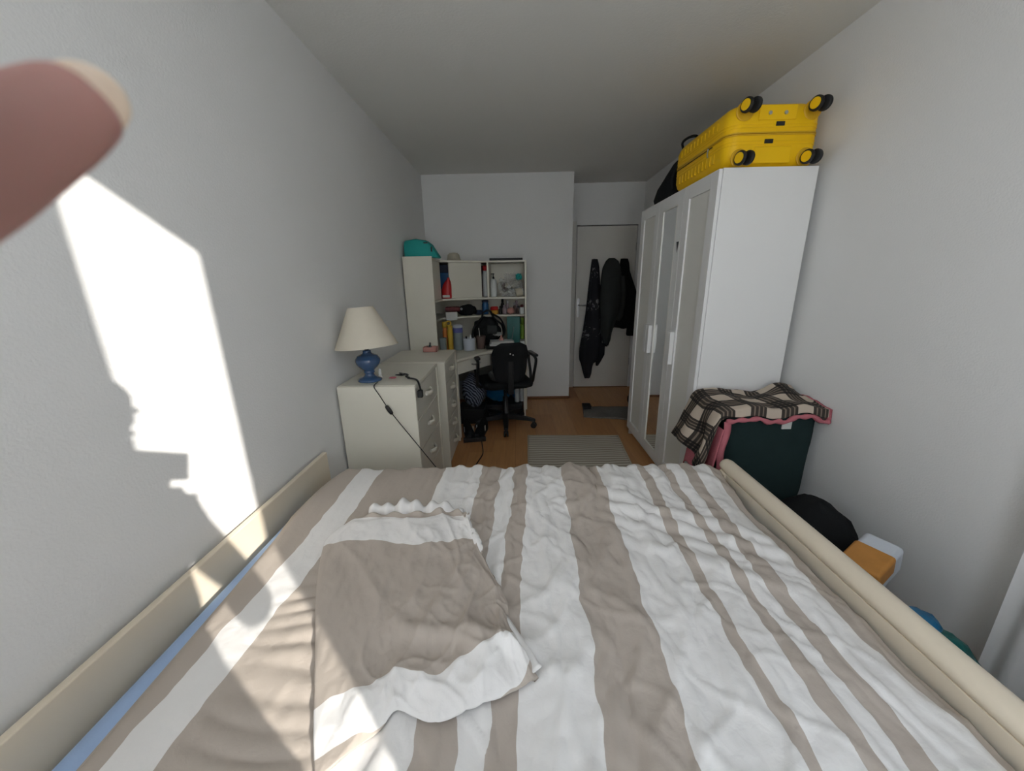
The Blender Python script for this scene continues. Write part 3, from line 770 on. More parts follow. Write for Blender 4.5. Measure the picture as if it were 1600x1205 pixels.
curtain([(1.05, -.385, 0), (1.35, -.36, 0), (1.445, -.2, 0), (1.45, .3, 0), (1.45, .912, 0)], .06, 2.44, .016, .085, 'curtain', 'white sheer curtain hanging along the right wall near the camera', 220)
curtain([(-.95, -.395, 0), (-.3, -.395, 0), (.283, -.395, 0)], .64, 2.44, .011, .08, 'curtain', 'white sheer curtain drawn across the window behind the camera', 200)

# ------------------------------------------------------------------ dressers, lamp
def drawer_handle(x, y, z, parent):
    h = MB(); w_ = .052
    def fn(u, v):
        yy = y - w_ + 2 * w_ * u; bow = math.sin(math.pi * u)
        a = v * 2 * math.pi
        return (x + .004 + .020 * bow ** .7 + .007 * math.cos(a), yy, z + .016 * math.sin(a) - .006 * bow)
    h.grid(fn, 12, 10)
    return h.build('handle', 'cream', parent, smooth=True)
def dresser(name, xf, y0, y1, zt, nd, label, dark=None):
    t = thing(name, ((XL + .01 + xf) / 2, (y0 + y1) / 2, 0), label, 'dresser')
    MB().box((XL + .012, y0, 0), (xf, y0 + .018, zt - .002)).build('side_panel', 'cream', t, bevel=.006, seg=3)
    MB().box((XL + .012, y1 - .018, 0), (xf, y1, zt - .002)).build('side_panel', 'cream', t, bevel=.006, seg=3)
    MB().box((XL + .012, y0 + .018, zt - .022), (xf, y1 - .018, zt)).build('top_panel', 'cream', t, bevel=.003)
    MB().box((XL + .012, y0 + .018, .05), (XL + .018, y1 - .018, zt - .022)).build('back_panel', 'cream', t)
    MB().box((XL + .03, y0 + .018, .0), (xf - .02, y1 - .018, .05)).build('plinth', 'cream_dark', t)
    za, zb = .055, zt - .028; h = (zb - za) / nd
    for k in range(nd):
        a, b = za + k * h + .002, za + (k + 1) * h - .002
        d_ = MB().box((xf - .40, y0 + .021, a), (xf - .008, y1 - .021, b)).build('drawer', 'cream_dark', t, bevel=.003)
        drawer_handle(xf - .006, (y0 + y1) / 2, (a + b) / 2 + .01, d_)
    return t
dresser('dresser', -.55, 1.905, 2.492, .850, 4, 'cream four-drawer dresser nearest the bed, carrying the lamp')
dresser('dresser', -.517, 2.58, 3.105, .835, 5, 'cream five-drawer dresser beside the desk with the pink box on top')

lp = thing('table_lamp', (-.835, 2.03, .85), 'table lamp with blue glazed urn base and cream cone shade', 'lamp')
LC = (-.835, 2.03, .851)
MB().lathe([(r_, z_ * .82) for r_, z_ in [(.004, 0), (.062, 0), (.066, .004), (.066, .012), (.058, .020), (.042, .026), (.032, .032), (.026, .042), (.024, .052), (.030, .060), (.030, .066), (.026, .070), (.034, .080), (.052, .100), (.064, .122), (.068, .140), (.066, .154), (.060, .164), (.056, .170), (.056, .174), (.040, .182), (.026, .190), (.021, .200), (.022, .208), (.020, .212), (.004, .212)]], LC, 32).build('base', 'lamp_blue', lp, smooth=True)
MB().lathe([(.012, .172), (.012, .26)], LC, 12).build('socket', 'dark_metal', lp, smooth=True)
sh = MB()
n = 48; z0s, z1s, r0s, r1s = .196, .408, .166, .066
prof = [(r0s, z0s), (r1s, z1s), (r1s - .003, z1s), (r0s - .003, z0s)]
tilt = Matrix.Rotation(math.radians(-4), 3, 'Y') @ Matrix.Rotation(math.radians(-2), 3, 'X')
cc = Vector(LC) + Vector((0, 0, .30))
rs = [[cc + tilt @ Vector((r * math.cos(2 * math.pi * j / n), r * math.sin(2 * math.pi * j / n), z - .30)) for j in range(n)] for r, z in prof]
shd = sh.rings(rs, closed=True).build('lamp_shade', 'shade', lp, smooth=True)
mo = shd.modifiers.new('split', 'EDGE_SPLIT'); mo.split_angle = math.radians(50)
rm_ = MB()
for j in range(3):
    a = j * 2.09; rm_.tube([cc + tilt @ Vector((0, 0, .09)), cc + tilt @ Vector((.064 * math.cos(a), .064 * math.sin(a), .105))], .0015, 5)
rm_.build('shade_ring', 'steel', lp)
cordpts = [(-.80, 2.07, .855), (-.775, 1.98, .855), (-.768, 1.915, .856), (-.762, 1.893, .845), (-.735, 1.887, .80), (-.695, 1.886, .725), (-.64, 1.886, .640), (-.575, 1.884, .545), (-.47, 1.87, .40), (-.40, 1.86, .30), (-.36, 1.88, .12), (-.35, 1.95, .006), (-.42, 2.10, .005)]
crd = MB().tube(catmull(cordpts, 6), .0026, 6).build('power_cord', 'black_plastic', lp, smooth=True)
a = Vector((-.708, 1.884, .748)); b = Vector((-.678, 1.884, .698)); d_ = (b - a).normalized()
MB().tube([a, a + d_ * .006, a + d_ * .03, b - d_ * .006, b], [.004, .010, .012, .010, .004], 10).build('cord_switch', 'black_plastic', crd, smooth=True)

# small things on the dressers
np_ = thing('nail_polish', (-.79, 2.06, .85), 'small nail polish bottle with white cap beside the lamp base', 'bottle')
c = (-.786, 2.06, .851)
MB().lathe([(.012, 0), (.0135, .003), (.0135, .018), (.011, .023), (.006, .026)], c, 14).build('bottle', 'paper', np_, smooth=True)
MB().lathe([(.0085, .026), (.007, .058), (.005, .062)], c, 12).build('cap', 'white_plastic', np_, smooth=True)
ws = thing('wrist_strap', (-.62, 2.0, .85), 'black strap hanging over the front edge of the nearest dresser', 'strap')
MB().tube(catmull([(-.72, 2.13, .857), (-.70, 2.10, .864), (-.68, 2.12, .858), (-.66, 2.09, .868), (-.69, 2.11, .872), (-.65, 2.13, .858), (-.645, 2.08, .859), (-.62, 2.06, .857)], 5), .005, 6).build('loop', 'black_plastic', ws, smooth=True)
def strap_fn(u, v):
    p_ = poly_at(strap_path, u); return (p_.x, p_.y + (v - .5) * .022, p_.z)
strap_path = catmull([(-.63, 2.06, .857), (-.59, 2.03, .860), (-.558, 1.99, .861), (-.540, 1.965, .845), (-.528, 1.950, .80)], 6)
st = MB().grid(strap_fn, 24, 2).build('band', 'black_plastic', ws, smooth=True)
sd = st.modifiers.new('thickness', 'SOLIDIFY'); sd.thickness = .004
MB().box((-.548, 1.935, .772), (-.522, 1.965, .812)).build('buckle', 'black_plastic', ws, bevel=.003)
tag(MB().blob((-.72, 2.07, .856), (.022, .012, .005), 14, 8, .1, 3, 2).build('eraser', 'pink', origin=(-.72, 2.07, .85), smooth=True), 'little pink scrap lying by the black strap on the dresser', 'eraser')
bx_ = thing('card_box', (-.70, 3.02, .835), 'small salmon pink open box on the second dresser', 'box')
bm_ = MB(); q = .004
bx0, bx1, by0, by1, bz0, bz1 = -.765, -.655, 2.98, 3.055, .836, .875
bm_.box((bx0, by0, bz0), (bx1, by1, bz0 + q)); bm_.box((bx0, by0, bz0), (bx0 + q, by1, bz1)); bm_.box((bx1 - q, by0, bz0), (bx1, by1, bz1)); bm_.box((bx0, by0, bz0), (bx1, by0 + q, bz1)); bm_.box((bx0, by1 - q, bz0), (bx1, by1, bz1))
bm_.build('tray', 'pink_box', bx_)
fg = thing('figurine', (-.715, 3.02, .84), 'little dark grey figurine standing in the pink box', 'figurine')
MB().lathe([(.010, 0), (.014, .004), (.011, .02), (.013, .035), (.008, .048), (.003, .052)], (-.715, 3.02, .841), 12).build('body', 'dark_metal', fg, smooth=True)
MB().blob((-.712, 3.02, .90), (.008, .008, .011), 10, 8, .05, 2, 1).build('head', 'dark_metal', fg, smooth=True)
MB().tube([(-.722, 3.02, .875), (-.738, 3.015, .862), (-.736, 3.01, .885)], .003, 6).build('arm', 'dark_metal', fg, smooth=True)

# ------------------------------------------------------------------ corner desk with hutch
dk = thing('corner_desk', (-.45, 3.8, 0), 'cream corner desk with overhead hutch against the back wall', 'desk')
top_poly = [(-.970, 3.125), (-.512, 3.125)] + [(q.x, q.y) for q in catmull([(-.505, 3.135, 0), (-.40, 3.31, 0), (-.25, 3.52, 0), (-.06, 3.64, 0), (.085, 3.67, 0)], 5)] + [(.085, 4.305), (-.970, 4.305)]
MB().prism(top_poly, .712, .740).build('desk_top', 'cream', dk, bevel=.008, seg=3)
HP = [(-.968, 3.350), (-.722, 3.350), (-.722, 3.72), (-.335, 3.95), (.086, 3.95), (.086, 4.305), (-.968, 4.305)]
MB().box((-.970, 3.330, .742), (-.716, 3.349, 1.600)).build('end_panel', 'cream', dk, bevel=.003)
MB().box((.087, 3.925, 0), (.106, 4.308, 1.588)).build('end_panel', 'cream', dk, bevel=.002)
MB().prism(HP, 1.570, 1.588).build('hutch_top', 'cream', dk, bevel=.002)
MB().prism(HP, 1.208, 1.226).build('shelf', 'cream', dk, bevel=.002)
SP = [(-.968, 3.350), (-.735, 3.350), (-.735, 3.74), (-.34, 3.965), (.086, 3.965), (.086, 4.305), (-.968, 4.305)]
MB().prism(SP, 1.028, 1.044).build('shelf', 'cream', dk, bevel=.002)
MB().box((-.968, 4.306, .742), (.087, 4.312, 1.57)).build('back_panel', 'cream', dk)
MB().box((-.972, 3.35, .742), (-.9685, 4.305, 1.57)).build('back_panel', 'cream', dk)
MB().box((-.297, 3.955, 1.226), (-.279, 4.30, 1.570)).build('divider', 'cream', dk)
# sliding doors of the hutch
MB().box((-.741, 3.352, 1.228), (-.726, 3.70, 1.568)).build('sliding_door', 'cream', dk, bevel=.002)
ang = math.atan2(.23, .387); mx = Matrix.Translation((-.655, 3.775, 0)) @ Matrix.Rotation(ang, 4, 'Z')
MB().box((0, 0, 1.228), (.352, .014, 1.568), mx).build('sliding_door', 'cream', dk, bevel=.002)
# desk underframe
MB().box((.066, 3.72, 0), (.085, 4.30, .712)).build('leg_panel', 'cream', dk)
MB().box((-.965, 3.16, 0), (-.52, 3.178, .712)).build('leg_panel', 'cream', dk)
MB().box((-.965, 4.28, .25), (.066, 4.296, .712)).build('modesty_panel', 'cream_dark', dk)
e0 = Vector((-.49, 3.20, 0)); e1 = Vector((-.27, 3.525, 0)); dd = (e1 - e0); L_ = dd.length; mx = Matrix.Translation(e0) @ Matrix.Rotation(math.atan2(dd.y, dd.x), 4, 'Z')
dr_ = MB().box((-.06, .0, .600), (L_ + .02, .016, .710), mx).build('drawer', 'cream_dark', dk, bevel=.003)
MB().box((-.06, .017, .605), (L_ + .02, .36, .705), mx).build('drawer_body', 'cream_dark', dk)
MB().tube([mx @ Vector(q) for q in ((L_ * .35, 0, .662), (L_ * .35, -.022, .658), (L_ * .60, -.022, .658), (L_ * .60, 0, .662))], .006, 8).build('handle', 'steel', dr_, smooth=True)

# -------- things on and in the desk: each placed on its shelf at its own depth
def shelf_item(u0, u1, vb, vt, Y):
    """centre x, width and height (m) of a thing whose image span is u0..u1, vb..vt at depth Y"""
    a = atY(u0, vb, Y); b = atY(u1, vb, Y); t = atY((u0 + u1) / 2, vt, Y)
    return (a.x + b.x) / 2, abs(b.x - a.x), t.z - (a.z + b.z) / 2
def bottle(name, label, cat, x, y, z, r, h, mbody, mcap, capfrac=.2, neck=.45, group=None):
    t = thing(name, (x, y, z), label, cat, group)
    hb = h * (1 - capfrac)
    MB().lathe([(r * .9, 0), (r, h * .02), (r, hb * .82), (r * .85, hb * .92), (r * neck, hb)], (x, y, z + .0008), 18).build('body', mbody, t, smooth=True)
    MB().lathe([(r * neck * 1.1, hb), (r * neck * 1.1, h * .97), (r * neck * .8, h)], (x, y, z + .0008), 14).build('cap', mcap, t, smooth=True)
    return t
S1, S2, DT, HT = 1.2265, 1.0445, .7405, 1.5885
# hutch compartments
x, w_, h_ = shelf_item(755.5, 764.5, 463, 420, 4.08)
bottle('spray_can', 'tall white spray can with red cap in the narrow hutch gap', 'spray can', x - .005, 4.08, S1, .032, .318, 'white_plastic', 'red', .16, .75)
tag(MB().box((-.395, 4.20, S1), (-.310, 4.295, S1 + .325)).build('folder', 'red_dark', origin=(-.35, 4.25, S1), bevel=.002), 'dark red folder standing behind the white spray can', 'folder')
pb = thing('pump_bottle', (-.235, 4.06, S1), 'white pump bottle with black nozzle in the open hutch shelf', 'bottle')
MB().lathe([(.031, 0), (.034, .004), (.034, .15), (.028, .172), (.014, .182)], (-.238, 4.06, S1 + .001), 18).build('body', 'white_plastic', pb, smooth=True)
pp = MB().lathe([(.011, .182), (.011, .20), (.005, .205), (.005, .228)], (-.238, 4.06, S1 + .001), 12).build('pump', 'black_plastic', pb, smooth=True)
MB().box((-.262, 4.052, S1 + .228), (-.228, 4.068, S1 + .240)).build('nozzle', 'black_plastic', pp, bevel=.003)
# red detergent bottle and dark books behind the sliding doors
rb = thing('detergent_bottle', (-.685, 3.765, S1), 'red squeeze bottle with a slanted shoulder in the hutch opening', 'bottle')
rs = []
for z, a, c in ((0, .046, 0), (.01, .050, 0), (.08, .050, .002), (.13, .042, .010), (.165, .028, .020), (.185, .014, .026), (.20, .012, .028)):
    rs.append([Vector((-.690 + c + a * math.cos(2 * math.pi * j / 18), 3.785 + .03 * math.sin(2 * math.pi * j / 18), S1 + .001 + z)) for j in range(18)])
MB().rings(rs).build('body', 'red', rb, smooth=True)
MB().box((-.725, 3.752, S1 + .012), (-.655, 3.756, S1 + .035)).build('label', 'paper', rb)
for i, (mm_, zz, nm) in enumerate((('dark_blue', .33, 'tall dark navy box standing upright in the hutch opening'), ('mid_blue', .25, 'blue box in front of the navy box in the hutch opening'))):
    tag(MB().box((-.80 + i * .01, 3.93 - i * .05, S1 + .001), (-.56, 3.97 - i * .05, S1 + zz)).build('storage_box', mm_, origin=(-.7, 3.9, S1), bevel=.003), nm, 'box')
# clear bag of odds and ends
pbag = thing('plastic_bag', (-.06, 4.10, S1), 'clear plastic bag stuffed with jars and wrappers in the open hutch shelf', 'bag')
MB().blob((-.055, 4.10, S1 + .10), (.115, .10, .115), 34, 24, .62, 2.6, 9.0, S1 + .002).build('bag', 'film', pbag, smooth=False)
rr = random.Random(5)
for i in range(16):
    cx, cy, cz = -.055 + rr.uniform(-.085, .085), 4.10 + rr.uniform(-.06, .05), S1 + .03 + rr.uniform(0, .09)
    mt_ = rr.choice(['paper', 'brown', 'white_plastic', 'steel', 'film', 'can_green', 'cream_hat'])
    rot = Matrix.Rotation(rr.uniform(0, 3), 3, 'X') @ Matrix.Rotation(rr.uniform(0, 3), 3, 'Y')
    MB().lathe([(.014, -.022), (.018, -.02), (.018, .02), (.012, .026)], (cx, cy, max(cz, S1 + .03)), 10, rot).build('packet', mt_, pbag)
tag(MB().blob((.03, 4.09, S1 + .20), (.035, .03, .035), 14, 10, .5, 3.0, 4.0).build('ribbon', 'teal', origin=(.03, 4.09, S1 + .17)), 'teal crumpled ribbon on top of the clear plastic bag', 'ribbon')
jr = thing('glass_jar', (.04, 4.04, S1), 'cream lidded jar lying on its side by the hutch end panel', 'jar')
rot = Matrix.Rotation(math.radians(80), 3, 'Y')
MB().lathe([(.036, -.035), (.042, -.03), (.042, .03), (.034, .036)], (.032, 4.03, S1 + .043), 16, rot).build('jar_body', 'cream_hat', jr, smooth=True)
MB().lathe([(.037, .036), (.037, .046)], (.032, 4.03, S1 + .043), 16, rot).build('lid', 'white_plastic', jr)
# second shelf
bottle('bottle', 'blue metal drinking bottle on the lower hutch shelf', 'bottle', -.335, 4.07, S2, .036, .148, 'mid_blue', 'dark_blue', .14, .9)
oj = thing('cosmetic_jar', (-.235, 4.04, S2), 'orange and red jar on the lower hutch shelf', 'jar')
MB().lathe([(.038, 0), (.043, .006), (.043, .035), (.039, .045)], (-.235, 4.03, S2 + .001), 18).build('jar_body', 'orange_yellow', oj, smooth=True)
MB().lathe([(.043, .046), (.043, .07), (.036, .082)], (-.235, 4.03, S2 + .001), 18).build('lid', 'red', oj, smooth=True)
sm = [(-.172, 4.02, .016, .085, 'black_plastic', 'black_plastic', 'small black flacon next to the orange jar'), (-.150, 4.12, .020, .155, 'black_plastic', 'black_plastic', 'tall black flacon at the back of the lower hutch shelf'),
      (-.128, 4.02, .021, .098, 'lilac', 'lilac', 'lilac roll-on bottle in the middle of the lower hutch shelf'), (-.098, 4.13, .018, .140, 'lilac', 'white_plastic', 'slim mauve bottle with white cap on the lower hutch shelf'),
      (-.020, 4.05, .016, .120, 'brown', 'steel', 'brown bottle with a shiny cap on the lower hutch shelf'), (.000, 4.13, .022, .135, 'lilac', 'lilac', 'pale mauve tube upright on the lower hutch shelf'),
      (.022, 4.04, .018, .085, 'brown', 'black_plastic', 'small dark bottle left of the white dropper on the lower shelf'), (.058, 4.02, .026, .098, 'white_plastic', 'red_dark', 'white bottle with dark red cap at the right end of the lower shelf')]
for (x, y, r, h, mb_, mc_, lb) in sm: bottle('bottle', lb, 'bottle', x, y, S2, r, h, mb_, mc_, .25, .6)
tag(MB().blob((-.062, 4.02, S2 + .036), (.040, .035, .034), 16, 12, .25, 3, 3.0, S2 + .002).build('cosmetic_pouch', 'pink_box', origin=(-.06, 4.02, S2), smooth=True), 'rosy crumpled pouch among the small bottles', 'pouch')
# lower shelf, left side
tag(MB().blob((-.515, 3.94, S2 + .055), (.105, .07, .056), 22, 14, .2, 2.4, 6.0, S2 + .002).build('camera_pouch', 'black_cloth', origin=(-.51, 3.94, S2), smooth=True), 'black soft pouch on the lower shelf under the diagonal door', 'pouch')
tag(MB().blob((-.56, 3.84, S2 + .075), (.013, .013, .013), 10, 8, .03, 2, 1).build('white_ball', 'white_plastic', origin=(-.56, 3.84, S2 + .06), smooth=True), 'white round pin resting on the black pouch', 'pin')
tag(MB().blob((-.40, 3.98, S2 + .028), (.055, .03, .026), 16, 10, .2, 2.4, 2.0, S2 + .002).build('spectacles_case', 'dark_blue', origin=(-.40, 3.98, S2), smooth=True), 'dark navy case next to the blue drinking bottle', 'case')
tag(MB().box((-.715, 3.75, S2 - .030), (-.60, 3.86, S2 + .052), rotZ(.2, (-.66, 3.8, 0))).build('paper_stack', 'paper', origin=(-.66, 3.8, S2), bevel=.003), 'stack of pale papers on the lower shelf by the tall end panel', 'papers')
tag(MB().box((-.715, 3.76, S2 + .054), (-.57, 3.87, S2 + .10), rotZ(.15, (-.66, 3.8, 0))).build('pencil_case', 'red_dark', origin=(-.66, 3.8, S2 + .05), bevel=.012), 'dark red pencil case on the pale papers', 'pencil case')
# on the desk
bottle('cardboard_tube', 'yellow cardboard tube with ring top at the left of the desk', 'tube', -.640, 3.56, DT, .026, .245, 'yellow_card', 'yellow_card', .05, .95)
tag(MB().lathe([(.026, -.006), (.026, .006), (.015, .006), (.015, -.006)], (-.643, 3.535, DT + .268), 20, Matrix.Rotation(math.radians(80), 3, 'X'), cap=False).build('tape_roll', 'yellow_card', origin=(-.643, 3.53, DT + .24), smooth=True), 'small yellow tape ring balanced on the yellow tube', 'tape')
bottle('marker', 'orange and yellow canister behind the tall end panel', 'canister', -.70, 3.62, DT, .024, .275, 'orange', 'yellow_card', .2, .9)
tag(MB().box((-.715, 3.42, DT + .001), (-.66, 3.47, DT + .145)).build('grey_box', 'can_green', origin=(-.69, 3.45, DT), bevel=.003), 'narrow grey-green box next to the yellow tube', 'box')
cn = thing('canister', (-.575, 3.62, DT), 'tall grey-green canister with violet and white lid on the desk', 'canister')
MB().lathe([(.044, 0), (.046, .004), (.046, .165), (.044, .17)], (-.573, 3.62, DT + .001), 20).build('body', 'can_green', cn, smooth=True)
MB().lathe([(.0465, .17), (.0465, .215)], (-.573, 3.62, DT + .001), 20).build('label', 'purple', cn)
MB().lathe([(.047, .216), (.047, .236), (.02, .245)], (-.573, 3.62, DT + .001), 20).build('lid', 'mug', cn, smooth=True)
mg = thing('utensil_pot', (-.465, 3.60, DT), 'pale blue-grey ceramic pot standing on the desk', 'pot')
MB().lathe([(.052, 0), (.058, .004), (.060, .118), (.055, .120), (.052, .02), (.01, .018)], (-.462, 3.58, DT + .001), 24).build('pot', 'mug', mg, smooth=True)
for i, (dx, dy, h) in enumerate(((.01, 0, .15), (-.02, .01, .135), (.025, .015, .14))):
    MB().tube([(-.462 + dx, 3.58 + dy, DT + .025), (-.462 + dx * 1.5, 3.58 + dy * 1.6, DT + h)], [.005, .009], 8).build('utensil', 'white_plastic' if i == 0 else 'black_plastic', mg, smooth=True)
cp = thing('brown_cup', (-.36, 3.66, DT), 'brown cup holding a thin stick beside the pale pot', 'cup')
MB().lathe([(.038, 0), (.042, .004), (.050, .125), (.046, .127), (.038, .012), (.008, .01)], (-.357, 3.66, DT + .001), 20).build('cup', 'brown', cp, smooth=True)
MB().tube([(-.355, 3.66, DT + .015), (-.372, 3.65, DT + .205)], .003, 6).build('stick', 'paper', cp)
cb = thing('camera_bag', (-.30, 3.86, DT), 'bulky black camera bag with straps standing on the desk', 'bag')
MB().blob((-.31, 3.86, DT + .145), (.135, .085, .150), 28, 20, .22, 2.0, 11.0, DT + .002).build('body', 'black_cloth', cb, smooth=True)
MB().tube(catmull([(-.46, 3.80, DT + .09), (-.43, 3.77, DT + .20), (-.36, 3.77, DT + .27), (-.33, 3.77, DT + .345), (-.27, 3.78, DT + .36), (-.22, 3.77, DT + .28), (-.15, 3.77, DT + .22), (-.13, 3.78, DT + .12)], 6), .010, 8).build('strap', 'black_cloth', cb, smooth=True)
MB().tube(catmull([(-.24, 3.77, DT + .33), (-.16, 3.75, DT + .28), (-.12, 3.75, DT + .17), (-.16, 3.76, DT + .08)], 6), .009, 8).build('strap', 'black_cloth', cb, smooth=True)
MB().box((-.30, 3.762, DT + .13), (-.20, 3.775, DT + .22)).build('pocket', 'grey_cloth', cb, bevel=.006)
lt = thing('laptop_sleeve', (-.12, 3.72, DT), 'black laptop sleeve lying under the white notebooks', 'sleeve')
MB().box((-.31, 3.60, DT + .001), (.02, 3.80, DT + .026), rotZ(.08, (-.15, 3.7, 0))).build('sleeve', 'black_cloth', lt, bevel=.010)
for i, (dz, a, w2, lb) in enumerate(((.028, .10, .125, 'lower white notebook of the pair on the black sleeve'), (.052, .16, .115, 'upper white notebook carrying the small pink cone'))):
    nb_ = thing('notebook', (-.15, 3.70, DT + dz), lb, 'notebook')
    R_ = rotZ(a, (-.15, 3.70, 0))
    MB().box((-.15 - w2, 3.64, DT + dz), (-.15 + w2, 3.78, DT + dz + .003), R_).build('cover', 'white_plastic', nb_)
    MB().box((-.15 - w2 + .004, 3.643, DT + dz + .003), (-.15 + w2 - .004, 3.777, DT + dz + .018), R_).build('pages', 'paper', nb_)
    MB().box((-.15 - w2, 3.64, DT + dz + .018), (-.15 + w2, 3.78, DT + dz + .021), R_).build('cover', 'white_plastic', nb_, bevel=.001)
tag(MB().lathe([(.026, 0), (.024, .006), (.008, .028), (.010, .045), (.004, .052)], (-.155, 3.71, DT + .074), 12).build('pink_cone', 'pink_box', origin=(-.155, 3.71, DT + .074), smooth=True), 'small salmon pink cone on the white notebooks', 'ornament')
tag(MB().blob((-.20, 3.80, DT + .125), (.05, .03, .02), 16, 10, .5, 3, 6).build('silver_wrapper', 'steel', origin=(-.2, 3.8, DT + .1)), 'crumpled silver foil wrapper behind the notebooks', 'wrapper')
tb2 = thing('gift_bag', (-.03, 3.95, DT), 'dark teal paper bag on the desk under the lower shelf', 'bag')
MB().prism([(-.10, 3.90), (.035, 3.90), (.035, 4.02), (-.10, 4.02)], DT + .001, DT + .285).build('bag_body', 'teal_plastic', tb2, bevel=.004)
MB().tube(catmull([(-.05, 3.896, DT + .06), (-.045, 3.892, DT + .10), (-.035, 3.890, DT + .15), (-.03, 3.893, DT + .19)], 4), .004, 6).build('cord', 'can_green', tb2, smooth=True)
bottle('green_bottle', 'lime green bottle with white base in the right corner of the desk', 'bottle', .060, 3.97, DT, .022, .27, 'green', 'green', .25, .7)
tag(MB().box((.03, 3.78, DT + .001), (.083, 3.95, DT + .05)).build('white_charger', 'white_plastic', origin=(.05, 3.86, DT), bevel=.012, seg=3), 'white rounded box at the right end of the desk', 'box')
# on top of the hutch
tbg = thing('toiletry_bag', (-.85, 3.47, HT), 'turquoise wedge-shaped toiletry bag on top of the hutch', 'bag')
rs = []
for x, zt, dy in ((-.965, .105, .075), (-.955, .145, .085), (-.86, .158, .09), (-.775, .145, .09), (-.735, .115, .085), (-.70, .055, .075), (-.675, .016, .06)):
    rs.append([Vector((x, 3.47 + dy * c, HT + .002 + zt * s_)) for c, s_ in ((-1, .02), (1, .02), (1.02, .5), (.95, .92), (.6, 1), (-.6, 1), (-.95, .92), (-1.02, .5))])
MB().rings(rs).build('body', 'teal', tbg, smooth=True, bevel=.006)
MB().box((-.786, 3.365, HT + .118), (-.752, 3.385, HT + .126)).build('zip_pull', 'black_plastic', tbg)
MB().box((-.728, 3.372, HT + .05), (-.718, 3.386, HT + .09)).build('tab', 'black_plastic', tbg)
ht = thing('straw_hat', (-.62, 3.98, HT), 'pale straw hat resting on the hutch beside the turquoise bag', 'hat')
MB().lathe([(.005, .001), (.115, .001), (.118, .004), (.070, .010), (.064, .030), (.058, .062), (.040, .078), (.005, .082)], (-.63, 3.97, HT), 26).build('hat', 'cream_hat', ht, smooth=True)
MB().lathe([(.0665, .014), (.065, .026)], (-.63, 3.97, HT), 26, cap=False).build('band', 'paper', ht, smooth=True)
lpt = thing('laptop', (-.1, 4.08, HT), 'flat black laptop lying on top of the hutch', 'laptop')
MB().box((-.27, 3.985, HT + .001), (.07, 4.22, HT + .013)).build('base', 'black_plastic', lpt, bevel=.003)
MB().box((-.27, 3.985, HT + .0145), (.07, 4.22, HT + .024)).build('lid', 'black_plastic', lpt, bevel=.003)

# ------------------------------------------------------------------ under the desk
zb_ = thing('zebra_bag', (-.43, 3.62, 0), 'blue-white zebra-print cloth bundle under the desk beside the dresser', 'bag')
MB().blob((-.44, 3.62, .325), (.12, .14, .17), 24, 18, .12, 2, 3.0).build('bundle', 'zebra', zb_, smooth=True)
tag(MB().box((-.60, 3.50, .002), (-.33, 3.76, .155)).build('shoe_box', 'black_plastic', origin=(-.46, 3.62, 0), bevel=.006), 'black box under the zebra-print bundle', 'box')
o_ = MB().blob((-.22, 3.86, .30), (.17, .12, .16), 26, 18, .22, 2.4, 8.0).build('blue_bag', 'blue_plastic', smooth=True, origin=(-.22, 3.86, .15)); tag(o_, 'bright blue plastic bag under the desk left of the chair column', 'bag')
o_ = MB().blob((-.01, 3.92, .275), (.065, .10, .14), 22, 16, .2, 2.4, 2.0).build('blue_bag', 'blue_plastic', smooth=True, origin=(0, 3.9, .15)); tag(o_, 'smaller blue plastic bag under the desk right of the chair column', 'bag')
tag(MB().box((-.36, 3.70, .002), (.05, 4.05, .135)).build('storage_crate', 'black_plastic', origin=(-.15, 3.87, 0), bevel=.008), 'low black crate under the desk carrying the blue bags', 'crate')
for x, y, lb in ((-.005, 3.80, 'white bottle leaning in the crate, nearer the chair column'), (.048, 3.82, 'white bottle in the crate nearest the desk end panel')):
    bottle('bottle', lb, 'bottle', x, y, .136, .026, .27, 'white_plastic', 'white_plastic', .2, .5)
def shoe(name, cx, cy, a, label):
    t = thing(name, (cx, cy, 0), label, 'shoe', 'black sneakers by the dresser')
    R_ = Matrix.Translation((cx, cy, 0)) @ Matrix.Rotation(a, 4, 'Z')
    rs = []
    for y, w2, h in ((-.135, .02, .03), (-.125, .034, .045), (-.08, .043, .058), (-.02, .040, .075), (.04, .034, .098), (.09, .034, .105), (.125, .028, .098), (.135, .018, .07)):
        rs.append([R_ @ Vector((w2 * c, y, .018 + h * s_)) for c, s_ in ((-1, 0), (1, 0), (1.0, .35), (.75, .8), (.35, 1), (-.35, 1), (-.75, .8), (-1.0, .35))])
    MB().rings(rs).build('upper', 'black_cloth', t, smooth=True)
    so = [(w2 * 1.08, y) for y, w2, h in ((-.14, .02, 0), (-.12, .036, 0), (-.07, .044, 0), (0, .038, 0), (.08, .035, 0), (.13, .026, 0))]
    MB().prism([tuple((R_ @ Vector((x, y, 0)))[:2]) for x, y in so] + [tuple((R_ @ Vector((-x, y, 0)))[:2]) for x, y in so[::-1]], .001, .020).build('sole', 'black_rubber', t)
    for s_ in (-1, 1):
        MB().box((s_ * .041 - .002, -.03, .035), (s_ * .041 + .002, -.008, .085), R_).build('stripe', 'white_plastic', t)
    return t
shoe('sneaker', -.465, 3.24, .3, 'black sneaker with white stripe against the second dresser')
shoe('sneaker', -.345, 3.27, -.2, 'black sneaker with white stripe nearer the chair')
ps = thing('power_strip', (-.40, 3.10, 0), 'black power strip on the floor in front of the sneakers', 'power strip')
MB().box((-.49, 3.055, .001), (-.29, 3.10, .038), rotZ(.15, (-.39, 3.08, 0))).build('strip', 'black_plastic', ps, bevel=.005)
